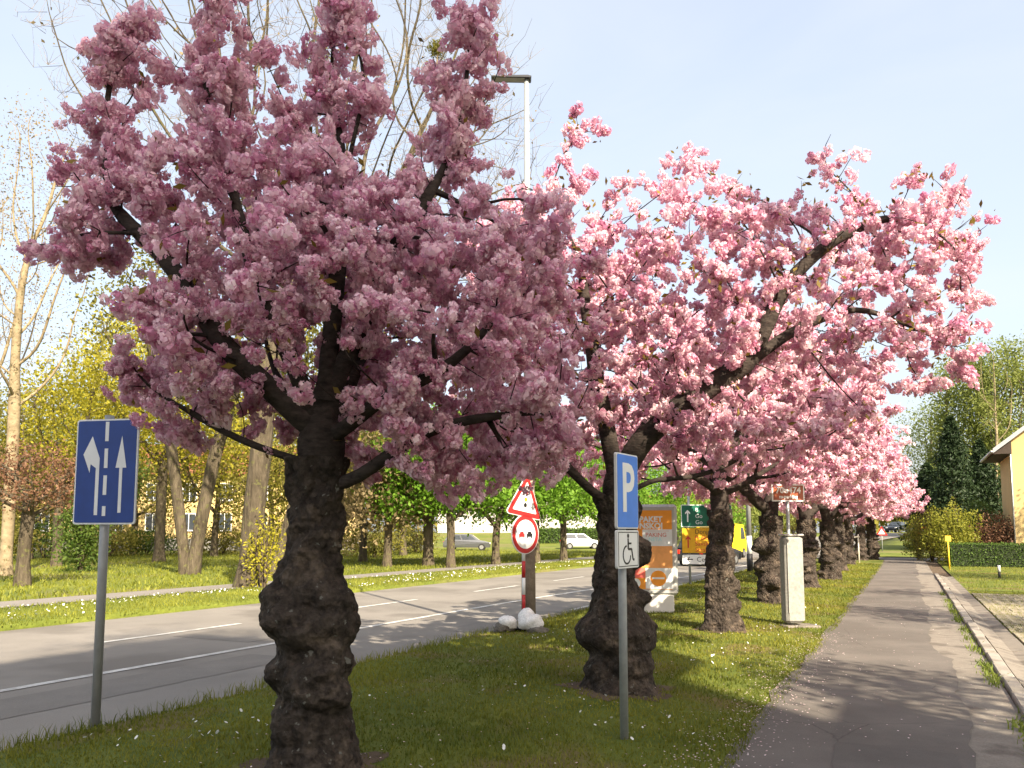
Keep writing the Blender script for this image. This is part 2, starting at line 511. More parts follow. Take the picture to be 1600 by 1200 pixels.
# land reaching to the horizon
strip('ground', -700, 700, YL, -0.22, M['far_lawn'], 60)

def wob(seed, amp, f=1.0):
    r = np.random.default_rng(seed)
    ph = r.uniform(0, 6.28, 6); fr = np.array([0.7, 1.6, 3.3, 6.1, 11.0, 19.0]) * f; am = np.array([1, .7, .5, .4, .3, .2]) * amp
    return lambda y: float((am * np.sin(fr * y + ph)).sum())
eA = wob(1, 0.022); eB = wob(2, 0.020, 1.5); eC = wob(3, 0.02)
ROAD_L, ROAD_R = -14.5, -6.45
# road: straight, then bending right beyond the side street
def bend(y):
    t = max(0.0, y - 58.0)
    return 0.0025 * t * t if t < 100 else 25 + 0.5 * (t - 100)
strip('road', lambda y: ROAD_L - 0.4 + bend(y), lambda y: ROAD_R + 0.25 + bend(y) * 1.12, YL, -0.10, M['road'], 6)
strip('side_street', -6.3, 60, np.arange(54.2, 62.3, 1.0), -0.085, M['path'], 12)
def dome(X, Y, t):
    return 0.07 * np.sin(np.clip(t, 0, 1) * PI) - 0.09 * np.clip(0.05 - t, 0, 1) / 0.05 + 0.012 * np.sin(X * 2.1 + Y * 0.7) * np.sin(Y * 1.3)
def verge_l(y): return ROAD_R + eA(y) * 1.5 - 0.02
def path_l(y): return -1.27 + eB(y) * 1.6
strip('grass_verge', verge_l, lambda y: -1.12, YS, 0.0, M['lawn'], 22, dome, 0.15)
strip('footpath_bed', -1.45, 0.90, YS, -0.006, M['soil'], 3)
strip('footpath_edging', 0.20, 0.86, YS, 0.006, M['concrete'], 4)
strip('footpath', path_l, lambda y: 0.40 + eC(y) * 2.2 - (0.10 if y > 12 else 0), YS, 0.018, M['path'], 6)
strip('far_verge', lambda y: -17.9 + bend(y), lambda y: ROAD_L + eA(y) * 1.5 + bend(y), YL[YL < 160], -0.005, M['far_lawn'], 6, None, 0.12)
strip('park_path', lambda y: -19.5, lambda y: -17.88, np.arange(-14, 64, 1.0), 0.004, M['far_path'], 3)
strip('park_lawn', -160, -19.48, YL[YL < 200], -0.01, M['far_lawn'], 30)
strip('side_lawn', 1.45, 60, np.arange(26.5, 54.3, 0.5), 0.0, M['lawn'], 30)
strip('paving_bed', 1.44, 22, np.arange(-14, 26.6, 0.5), -0.012, M['lawn'], 12)
# mound of grass beyond the side street
strip('grass_mound', lambda y: -5.4 + bend(y) * 1.12, lambda y: 40, np.arange(62.2, 96, 1.5), -0.03, M['far_lawn'], 14,
      lambda X, Y, t: 0.10 * np.sin(np.clip(t * 2, 0, 1) * PI / 2) * np.sin(np.clip((Y - 62.2) / 12, 0, 1) * PI / 2), 0.3)

# painted lines
def line(x0, x1, y0, y1, xo=None):
    ys = np.linspace(y0, y1, max(2, int((y1 - y0) / 2)))
    o = strip('road_marking', lambda y: x0 + (xo(y) if xo else 0), lambda y: x1 + (xo(y) if xo else 0), ys, -0.092, M['line'], 2)
    return o
line(-9.13, -8.99, -14, 16.2)
line(-9.13, -8.99, 16.3, 60, lambda y: 0.012 * min(y - 16.3, 16) ** 1.9 * 0.55)
for y0 in (-3.5, 2.6, 8.7, 14.9, 21, 27, 33, 39, 45):
    line(-11.65, -11.52, y0, y0 + 3.0)
line(-6.95, -6.83, 17.0, 52.0)

# older repairs in the carriageway and the footpath
for (xa, xb, ya, yb, zz, mt) in ((-8.6, -7.7, 4.6, 8.9, -.0955, 'path_repair'), (-11.2, -9.5, 9.8, 12.3, -.0955, 'path_repair'), (-7.6, -6.9, 12.5, 16.5, -.0955, 'path_repair'), (-.55, .25, 4.2, 6.9, .0225, 'foot_repair')):
    e1, e2 = wob(int(abs(xa * 7)), .012, 2), wob(int(abs(yb * 5)), .012, 2)
    strip('asphalt_repair', lambda y: xa + e1(y), lambda y: xb + e2(y), np.linspace(ya, yb, 24), zz, M[mt], 3)

# kerb stones and gutter plates on the right of the footpath
kb = strip('kerb', 0.86, 1.02, YS, -0.010, M['soil'], 2)
gb = strip('gutter', 1.02, 1.46, YS, -0.045, M['soil'], 2)
r_ = random.Random(4)
for i in range(34):
    y0 = 1.6 + i * 1.0
    m = MB().bbox((0, 0, 0), (0.145 + r_.uniform(-.004, .004), 0.985, 0.10), 0.014)
    m.build('kerb_stone', M['kerb'], kb, loc=(0.942 + r_.uniform(-.008, .008), y0 + 0.5, 0.012 + r_.uniform(-.008, .008)), rot=(r_.uniform(-.006, .006), r_.uniform(-.04, .04), r_.uniform(-.008, .008)))
for i in range(22):
    y0 = 1.3 + i * 1.5
    vs = [(1.025, 0.012, 0.045), (1.24, 0.012, -0.012), (1.45, 0.012, 0.012), (1.025, 1.488, 0.045), (1.24, 1.488, -0.012), (1.45, 1.488, 0.012)]
    lo = [(x, y, z - 0.06) for x, y, z in vs]
    m = MB().add(vs + lo, [(0, 1, 4, 3), (1, 2, 5, 4), (0, 6, 7, 1), (1, 7, 8, 2), (2, 8, 11, 5), (5, 11, 10, 4), (4, 10, 9, 3), (3, 9, 6, 0)])
    m.build('gutter_plate', M['concrete'], gb, loc=(r_.uniform(-.004, .004), y0, r_.uniform(-.006, .006)))

# concrete grass pavers of the parking bay: each stone a cross of concrete round grass-filled holes
pav = bpy.data.objects['paving_bed']
def paver_mesh():
    m = MB(); a, b = 0.195, 0.0
    # frame of ribs: 3 along, 3 across, with four open cells
    for x in (-0.165, 0.0, 0.165):
        m.box((x, 0, 0), (0.062, 0.39, 0.05))
    for y in (-0.165, 0.0, 0.165):
        for x in (-0.0825, 0.0825):
            m.box((x, y, -0.0008), (0.1032, 0.06, 0.05))
    return mesh_np('paver', m.v, m.f, M['paver'])
pm = paver_mesh()
n = 0
rest = MB()
for iy in range(0, 40):
    for ix in range(0, 22):
        x = 1.68 + ix * 0.40; y = 9.2 + iy * 0.40
        if x > 0.115 * y + 1.1: continue
        if n < 300:
            obj('paver', pm, pav, (x + r_.uniform(-.006, .006), y + r_.uniform(-.006, .006), 0.0 + r_.uniform(-.008, .006)), (r_.uniform(-.012, .012), r_.uniform(-.012, .012), r_.uniform(-.012, .012)))
            n += 1

# ---------------------------------------------------------------- grass, daisies, fallen petals
def blades(name, X, Y, Z, h, w, mat, lean=0.5, seed=1):
    r = np.random.default_rng(seed)
    k = len(X)
    a = r.uniform(0, 2 * PI, k)
    hh = h * r.uniform(0.45, 1.25, k); ww = w * r.uniform(0.6, 1.3, k)
    la = r.uniform(0, 2 * PI, k); ll = hh * lean * r.uniform(0.1, 1.2, k)
    P = np.stack([X, Y, Z], -1)
    d = np.stack([np.cos(a) * ww / 2, np.sin(a) * ww / 2, np.zeros(k)], -1)
    mid = P + np.stack([np.cos(la) * ll * .35, np.sin(la) * ll * .35, hh * .6], -1)
    tip = P + np.stack([np.cos(la) * ll, np.sin(la) * ll, hh], -1)
    V = np.stack([P - d, P + d, mid + d * .7, mid - d * .7, tip], 1).reshape(-1, 3)
    b = np.arange(k) * 5
    F = np.concatenate([np.stack([b, b + 1, b + 2], -1), np.stack([b, b + 2, b + 3], -1), np.stack([b + 3, b + 2, b + 4], -1)])
    t = np.clip(r.beta(2, 2.4, k) * .62 + .19 + .16 * np.sin(X * 1.9 + 1.3 * np.sin(Y * .9)) + .14 * np.sin(Y * 2.3 + X * .8 + 2 * np.sin(X * 1.1)), 0, 1)
    return obj(name, mesh_np(name, V, F, mat, attrs={'tint': np.tile(t, 3)}))

def on_verge(k, seed):
    """points on the near verge, thinning with distance from the camera"""
    r = np.random.default_rng(seed)
    x = r.uniform(-6.42, -1.16, k * 6); y = r.uniform(1.5, 46, k * 6)
    d = np.sqrt(x * x + y * y)
    dep = -x * math.sin(YAW) + y * math.cos(YAW); lat = x * math.cos(YAW) + y * math.sin(YAW)
    keep = (r.uniform(0, 1, k * 6) < np.minimum(1, (5.0 / d) ** 1.35)) & (np.abs(lat) < dep * 0.70) & (dep > 3.5)
    x = x[keep][:k]; y = y[keep][:k]
    t = (x + 6.45) / (6.45 - 1.12)
    return x, y, dome(x, y, t)
x, y, z = on_verge(105000, 11)
FEET = ((-3.68, 4.41, .48), (-2.71, 8.0, .54), (-2.79, 13.47, .44), (-2.84, 19.29, .44), (-2.70, 25.19, .42))
keep = np.ones(len(x), bool)
rk = np.random.default_rng(5)
for fx, fy, fr in FEET:                                   # worn bare ground round the tree feet
    dd = np.hypot(x - fx, y - fy) + .12 * np.sin(5 * np.arctan2(y - fy, x - fx))
    keep &= ~((dd < fr) & (rk.uniform(0, 1, len(x)) < np.clip(1.6 - 1.3 * dd / fr, .15, .95)))
x, y, z = x[keep], y[keep], z[keep]
for fx, fy, fr in FEET:
    a = np.arange(40) * 2 * PI / 40
    Vp = [(fx, fy, float(dome(np.array(fx), np.array(fy), np.array((fx + 6.45) / 5.33))) + .012)]
    for q, w in ((.5, .010), (1.0, .004)):
        for t in a:
            rr = fr * q * (1 + .14 * math.sin(5 * t + fx) + .10 * math.sin(9 * t + fy) + .06 * math.sin(17 * t))
            X_, Y_ = fx + rr * math.cos(t), fy + rr * math.sin(t)
            Vp.append((X_, Y_, float(dome(np.array(X_), np.array(Y_), np.array((X_ + 6.45) / 5.33))) + w))
    Fp = [(0, 1 + i, 1 + (i + 1) % 40) for i in range(40)] + [(1 + i, 41 + i, 41 + (i + 1) % 40, 1 + (i + 1) % 40) for i in range(40)]
    tag(obj('soil_patch', mesh_np('soil_patch', Vp, Fp, M['soil'], True)), kind='structure')
hv = 0.030 + 0.022 * (np.sin(x * 1.7 + y * .6) * np.sin(y * 1.1 - x * .5)) ** 2
bl = blades('grass', x, y, z - 0.004, hv * np.minimum(1.5, 0.75 + np.sqrt(x * x + y * y) / 25), 0.006 + 0.0006 * np.sqrt(x * x + y * y), M['grass'], 0.8, 12)
tag(bl, 'mown green grass of the near verge under the cherry trees', 'grass', kind='stuff')
# rough edge along the road
r = np.random.default_rng(15)
y = r.uniform(2, 40, 6000); x = np.array([verge_l(v) for v in y]) + r.normal(0.03, 0.06, 6000)
tag(blades('edge_grass', x, y, np.full(6000, -0.06), 0.12, 0.008, M['grass'], 0.7, 16), 'longer untrimmed grass along the road edge of the near verge', 'grass', kind='stuff')
y = r.uniform(2, 40, 7000); x = np.array([path_l(v) for v in y]) + r.normal(-0.02, 0.05, 7000)
tag(blades('path_edge_grass', x, y, np.full(7000, -0.01), 0.055, 0.006, M['grass'], 0.9, 17), 'ragged grass edge along the left side of the footpath', 'grass', kind='stuff')
y = r.uniform(-2, 45, 34000); x = r.uniform(-17.9, -14.45, 34000)
tag(blades('far_verge_grass', x, y, np.full(34000, -0.006), 0.07, 0.02, M['far_grass'], 0.7, 18), 'sunlit yellow-green grass of the verge across the road', 'grass', kind='stuff')
y = r.uniform(4, 70, 40000); x = -19.5 - 32 * r.uniform(0, 1, 40000) ** 1.4
tag(blades('park_grass', x, y, np.full(40000, -0.015), 0.13, 0.05, M['far_grass'], 0.8, 19), 'rough grass of the park behind the far path', 'grass', kind='stuff')
y = r.uniform(26.6, 54, 16000); x = 1.5 + 9 * r.uniform(0, 1, 16000)
tag(blades('side_lawn_grass', x, y, np.full(16000, -0.005), 0.06, 0.02, M['far_grass'], 0.7, 20), 'short grass in front of the hedge on the right', 'grass', kind='stuff')
y = r.uniform(8.8, 26, 26000); x = 1.47 + 3.4 * r.uniform(0, 1, 26000)
tag(blades('paver_grass', x, y, np.full(26000, -0.008), 0.052, 0.012, M['far_grass'], 0.8, 21), 'yellowish grass growing in the holes of the grass pavers', 'grass', kind='stuff')
# weeds in the joint between edging and kerb
wx, wy = [], []
for c in (5.7, 6.4, 7.0, 8.1, 10.6, 11.4, 13.0, 14.2, 15.6, 17.5, 19.0, 20.5, 22.0, 24.5):
    k = int(r.integers(40, 130))
    wx.append(r.normal(0.79, 0.045, k)); wy.append(r.normal(c, 0.16 + 0.01 * c, k))
wx = np.concatenate(wx); wy = np.concatenate(wy)
tag(blades('weeds', wx, wy, np.full(len(wx), 0.0), 0.075, 0.018, M['weed'], 1.1, 22), 'weed tufts in the joint beside the kerb stones', 'weeds', kind='stuff')

def discs(name, X, Y, Z, rad, mat, seed, tilt=0.5, nseg=6):
    r = np.random.default_rng(seed)
    k = len(X)
    a = np.arange(nseg) * 2 * PI / nseg
    nx = r.normal(0, tilt, k); ny = r.normal(0, tilt, k)
    rr = rad * r.uniform(0.6, 1.25, k)
    ox = rr[:, None] * np.cos(a)[None]; oy = rr[:, None] * np.sin(a)[None]
    oz = ox * nx[:, None] + oy * ny[:, None]
    V = np.stack([X[:, None] + ox, Y[:, None] + oy, Z[:, None] + oz], -1).reshape(-1, 3)
    F = (np.arange(k) * nseg)[:, None] + np.arange(nseg)[None]
    return obj(name, mesh_np(name, V, F, mat, attrs={'tint': r.uniform(0, 1, k)}))
# daisies in loose drifts
cx = r.uniform(-6.2, -1.6, 46); cy = 2.5 + 20 * r.uniform(0, 1, 46) ** 1.3
dx, dy = [], []
for a, b in zip(cx, cy):
    k = int(r.integers(2, 14))
    dx.append(r.normal(a, .28, k)); dy.append(r.normal(b, .35, k))
dx = np.concatenate(dx); dy = np.concatenate(dy)
ok = (dx > -6.4) & (dx < -1.3)
dx, dy = dx[ok], dy[ok]
tag(discs('daisies', dx, dy, dome(dx, dy, (dx + 6.45) / 5.33) + 0.05, 0.012, M['daisy'], 23), 'small white daisies scattered over the near verge', 'daisies', kind='stuff')
dx = r.uniform(-17.8, -14.6, 1500); dy = r.uniform(0, 45, 1500)
ok = np.sin(dy * .8) + np.sin(dx * 2 + dy * .3) > -0.4
tag(discs('verge_daisies', dx[ok], dy[ok], np.full(ok.sum(), 0.07), 0.022, M['daisy'], 24), 'white daisies in the verge across the road', 'daisies', kind='stuff')
# fallen petals: path, its left edge, and the grass under the trees
px_ = np.concatenate([r.uniform(-1.2, 0.8, 380), -1.25 + np.abs(r.normal(0, .22, 1700)) * np.where(r.uniform(0, 1, 1700) < .6, -1, 1), r.uniform(-5, -1.3, 1100)])
py_ = np.concatenate([r.uniform(3.5, 22, 380), r.uniform(3.5, 14, 1700), r.uniform(3.0, 22, 1100)])
pz_ = np.where(px_ > -1.25, 0.0255, dome(px_, py_, (px_ + 6.45) / 5.33) + 0.026)
tag(discs('fallen_petals', px_, py_, pz_, 0.0075, M['petal'], 25, 0.15, 5), 'pale pink petals fallen on the footpath and its grass edge', 'petals', kind='stuff')

# ================================================================ TREE GROWING
def in_ell(rng_, ells, k):
    """k points spread through a union of ellipsoids (cx,cy,cz,rx,ry,rz[,weight])"""
    E = np.array([e[:6] for e in ells], float)
    w = np.array([(e[3] * e[4] * e[5]) ** 0.8 * (e[6] if len(e) > 6 else 1.0) for e in ells]); w /= w.sum()
    idx = rng_.choice(len(E), k, p=w)
    d = rng_.normal(size=(k, 3)); d /= np.linalg.norm(d, axis=1)[:, None]
    rr = rng_.uniform(0, 1, k) ** (1 / 3.6)
    return E[idx, :3] + d * rr[:, None] * E[idx, 3:6]

def colonize(attr, start, step, di, dk, iters, rng_, up=0.05, jit=0.12):
    """space colonisation: start = list of (pos,parent)"""
    P = [np.array(p, float) for p, _ in start]; par = [q for _, q in start]
    A = attr.copy()
    Pa = np.array(P)
    D = np.linalg.norm(A[:, None] - Pa[None], axis=2)
    near = D.argmin(1); nd = D.min(1)
    alive = np.ones(len(A), bool)
    seen = set()
    for it in range(iters):
        act = alive & (nd < di)
        if not act.any():
            if not alive.any(): break
            act = alive & (nd < nd[alive].min() * 1.25 + 1e-6)
        ids = near[act]
        vec = A[act] - np.array(P)[ids]
        vec /= np.linalg.norm(vec, axis=1)[:, None] + 1e-9
        uniq = np.unique(ids)
        new = []
        for u in uniq:
            v = vec[ids == u].mean(0)
            v = v + rng_.normal(0, jit, 3) + np.array([0, 0, up])
            # keep some of the heading of the parent
            q = par[u]
            if q >= 0:
                h = P[u] - P[q]; h /= np.linalg.norm(h) + 1e-9
                v = v / (np.linalg.norm(v) + 1e-9) + 0.45 * h
            v /= np.linalg.norm(v) + 1e-9
            p = P[u] + v * step
            key = (int(u), tuple(np.round(p / (step * .5)).astype(int)))
            if key in seen: continue
            seen.add(key)
            new.append((p, int(u)))
        if not new: 
            alive[act] = False
            continue
        base = len(P)
        for p, u in new:
            P.append(p); par.append(u)
        NP_ = np.array([p for p, _ in new])
        al = np.where(alive)[0]
        D = np.linalg.norm(A[al][:, None] - NP_[None], axis=2)
        m = D.min(1); am = D.argmin(1)
        better = m < nd[al]
        nd[al[better]] = m[better]; near[al[better]] = base + am[better]
        alive &= nd > dk
        if len(P) > 9000: break
    return np.array(P), np.array(par)

def radii(P, par, tip, expo=2.3):
    r = np.zeros(len(P))
    acc = np.zeros(len(P))
    for i in range(len(P) - 1, -1, -1):
        r[i] = max(tip, acc[i] ** (1 / expo))
        if par[i] >= 0: acc[par[i]] += r[i] ** expo
    return r

def chains(P, par, r):
    """split the skeleton into polylines that follow the thickest child"""
    kids = [[] for _ in P]
    for i, q in enumerate(par):
        if q >= 0: kids[q].append(i)
    out = []
    stack = [i for i, q in enumerate(par) if q < 0]
    heads = [(i, -1) for i in stack]
    while heads:
        i, fr = heads.pop()
        ch = [fr] if fr >= 0 else []
        while True:
            ch.append(i)
            ks = kids[i]
            if not ks: break
            ks = sorted(ks, key=lambda k: -r[k])
            for k in ks[1:]: heads.append((k, i))
            i = ks[0]
        out.append(ch)
    return out

def tubes_from(P, r, chs, smooth_n=4, thin=False):
    Vs, Fs, n0 = [], [], 0
    for ch in chs:
        if len(ch) < 2: continue
        pts = P[ch].copy(); rd = r[ch].copy()
        if len(ch) > 1 and rd[0] > rd[1] * 1.6: rd[0] = rd[1] * 1.25
        for _ in range(smooth_n):
            if len(pts) > 2: pts[1:-1] = 0.5 * pts[1:-1] + 0.25 * (pts[:-2] + pts[2:])
        rd[-1] *= 0.5
        n = 12 if rd[0] > 0.07 else 8 if rd[0] > 0.03 else 5 if rd[0] > 0.012 else 3
        V, F = tube_np(pts, rd, n)
        Vs.append(V); Fs.append(F + n0); n0 += len(V)
    if not Vs: return None, None
    return np.concatenate(Vs), np.concatenate(Fs)

def rand_rot(k, rng_, tilt=1.0):
    q = rng_.normal(size=(k, 4)); q /= np.linalg.norm(q, axis=1)[:, None]
    w, x, y, z = q.T
    return np.stack([np.stack([1 - 2 * (y * y + z * z), 2 * (x * y - z * w), 2 * (x * z + y * w)], -1),
                     np.stack([2 * (x * y + z * w), 1 - 2 * (x * x + z * z), 2 * (y * z - x * w)], -1),
                     np.stack([2 * (x * z - y * w), 2 * (y * z + x * w), 1 - 2 * (x * x + y * y)], -1)], 1)

def zrot(k, rng_):
    a = rng_.uniform(0, 2 * PI, k); c, s = np.cos(a), np.sin(a); z = np.zeros(k); o = np.ones(k)
    return np.stack([np.stack([c, -s, z], -1), np.stack([s, c, z], -1), np.stack([z, z, o], -1)], 1)

def flower(rng_, rad, m):
    """double cherry flower: ruffled ball of m petals, each a cupped quad"""
    i = np.arange(m) + 0.5
    ph = np.arccos(1 - 2 * i / m); th = PI * (1 + 5 ** .5) * i
    d = np.stack([np.cos(th) * np.sin(ph), np.sin(th) * np.sin(ph), np.cos(ph)], -1)
    d = d @ rand_rot(1, rng_)[0].T + rng_.normal(0, .12, (m, 3)); d /= np.linalg.norm(d, axis=1)[:, None]
    n = d + rng_.normal(0, .30, (m, 3)); n /= np.linalg.norm(n, axis=1)[:, None]
    t = np.cross(n, rng_.normal(size=(m, 3))); t /= np.linalg.norm(t, axis=1)[:, None]
    b = np.cross(n, t)
    c = d * rad * rng_.uniform(.74, 1.0, m)[:, None]
    s = rad * (1.95 / math.sqrt(m)) * rng_.uniform(.85, 1.25, m)[:, None]
    V = np.stack([c - t * s * .75 - b * s * .55, c + t * s * .75 - b * s * .55, c + t * s + b * s * .8, c - t * s + b * s * .8], 1)
    V[:, 2:] += n[:, None] * s[:, None] * rng_.uniform(-.1, .45, (m, 1, 1))
    return V.reshape(-1, 3)

def cluster_templates(rng_, count, nf, m, frad, crad):
    out = []
    for _ in range(count):
        Vs, ts = [], []
        k = nf + int(rng_.integers(-1, 2))
        i = np.arange(k) + .5
        ph = np.arccos(1 - 1.75 * i / k); th = PI * (1 + 5 ** .5) * i + rng_.uniform(0, 6)
        d = np.stack([np.cos(th) * np.sin(ph), np.sin(th) * np.sin(ph), -np.cos(ph) * .85], -1) * crad * rng_.uniform(.75, 1.2, (k, 1))
        for c in d:
            V = flower(rng_, frad * rng_.uniform(.85, 1.15), m)
            Vs.append(V + c + rng_.normal(0, .006, 3))
            base = rng_.beta(1.6, 1.6)
            ts.append(np.clip(base + rng_.normal(0, .16, m), 0, 1))
        out.append((np.concatenate(Vs), np.concatenate(ts)))
    return out

def scatter_clusters(tem, C, S, rng_):
    Vs, Ts = [], []
    which = rng_.integers(0, len(tem), len(C))
    for w, (V, t) in enumerate(tem):
        sel = which == w
        k = int(sel.sum())
        if not k: continue
        Rm = zrot(k, rng_)
        tl = rng_.normal(0, .35, (k, 2))
        X = np.einsum('kij,vj->kvi', Rm, V) * S[sel][:, None, None]
        X[..., 2] += X[..., 0] * tl[:, :1] + X[..., 1] * tl[:, 1:]
        Vs.append((X + C[sel][:, None]).reshape(-1, 3))
        Ts.append(np.clip(t[None] * .75 + rng_.beta(2, 2, k)[:, None] * .5 - .12, 0, 1).ravel())
    V = np.concatenate(Vs); T = np.concatenate(Ts)
    return V, np.arange(len(V)).reshape(-1, 4), T

def leaves_np(C, size, rng_, aspect=0.5, droop=0.3, flat=0.0):
    """folded leaf quads at C"""
    k = len(C)
    ax = rng_.normal(size=(k, 3)); ax[:, 2] -= droop; ax /= np.linalg.norm(ax, axis=1)[:, None]
    sd = np.cross(ax, rng_.normal(size=(k, 3)) + np.array([0, 0, flat])); sd /= np.linalg.norm(sd, axis=1)[:, None] + 1e-9
    nn = np.cross(ax, sd)
    s = (size * rng_.uniform(.6, 1.35, k))[:, None]
    V = np.stack([C, C + ax * s * .5 + sd * s * aspect * .5 + nn * s * .08, C + ax * s, C + ax * s * .5 - sd * s * aspect * .5 + nn * s * .08], 1).reshape(-1, 3)
    return V, np.arange(k * 4).reshape(-1, 4)

# ---------------------------------------------------------------- cherry trees
def trunk_mesh(name, prof, bumps, H, seed, nz=170, na=110, amp=0.022):
    """gnarled trunk: radius profile + burls (theta,z,height,sigma_theta,sigma_z) in metres; theta 0 = away right, camera side = -90 deg"""
    r = np.random.default_rng(seed)
    zs = np.linspace(-0.12, H, nz); th = np.arange(na) * 2 * PI / na
    Z, T = np.meshgrid(zs, th, indexing='ij')
    Rr = np.interp(Z, [p[0] for p in prof], [p[1] for p in prof])
    for (t0, z0, h, st, sz) in bumps:
        dt = (T - R(t0) + PI) % (2 * PI) - PI
        q = (dt / R(st)) ** 2 + ((Z - z0) / sz) ** 2
        Rr = Rr + h * np.exp(-q ** 1.9 * 0.8)
    for k in range(100):                                  # warts and hollows of every size
        t0, z0 = r.uniform(0, 2 * PI), r.uniform(-.05, H - .15); sz = r.uniform(.018, .10) * (1 if z0 < 1.35 else .75)
        dt = ((T - t0 + PI) % (2 * PI) - PI) * .26
        q = (dt ** 2 * r.uniform(.5, 1.5) + (Z - z0) ** 2) / sz ** 2
        Rr = Rr + sz * r.choice([.34, .26, -.20], p=[.45, .25, .3]) * np.exp(-q ** 1.35)
    for k in range(60):                                   # knots on the upper stem
        t0, z0 = r.uniform(0, 2 * PI), r.uniform(1.2, H); sz = r.uniform(.03, .09)
        dt = ((T - t0 + PI) % (2 * PI) - PI) * .19
        Rr = Rr + sz * r.choice([.30, -.20]) * np.exp(-((dt ** 2 + (Z - z0) ** 2 * r.uniform(.3, 1.2)) / sz ** 2) ** 1.2)
    for f in (2, 3, 5, 7):
        Rr = Rr + amp * .5 / f * 2 * np.sin(f * T + r.uniform(0, 6.28) + .8 * np.sin(2.2 * Z))
    D3 = np.stack([Rr * np.cos(T), Rr * np.sin(T), Z], -1)
    for k in range(90):                                   # fine broken bark relief
        f = 10 * 9 ** r.uniform(0, 1)
        kv = r.normal(size=3); kv *= f / np.linalg.norm(kv)
        Rr = Rr + .042 / f ** .62 * (np.abs(np.sin(D3 @ kv + r.uniform(0, 6.28))) - .6) * .62
    # buttress roots at the foot
    foot = np.exp(-np.maximum(Z, 0) / 0.13)
    Rr = Rr + foot * 0.05 * (1 + np.sin(5 * T + r.uniform(0, 6)))
    cx = .028 * np.sin(2.6 * Z + seed) * np.clip(Z, 0, .5) * 2 * (Z < H) * np.clip((H - Z) * 3, 0, 1); V = np.stack([Rr * np.cos(T) + cx, Rr * np.sin(T), Z], -1).reshape(-1, 3)
    i = np.arange(nz - 1)[:, None] * na; j = np.arange(na)[None]
    F = np.stack([i + j, i + (j + 1) % na, i + na + (j + 1) % na, i + na + j], -1).reshape(-1, 4)
    return mesh_np(name, V, F, M['cherry_bark'], smooth=True)

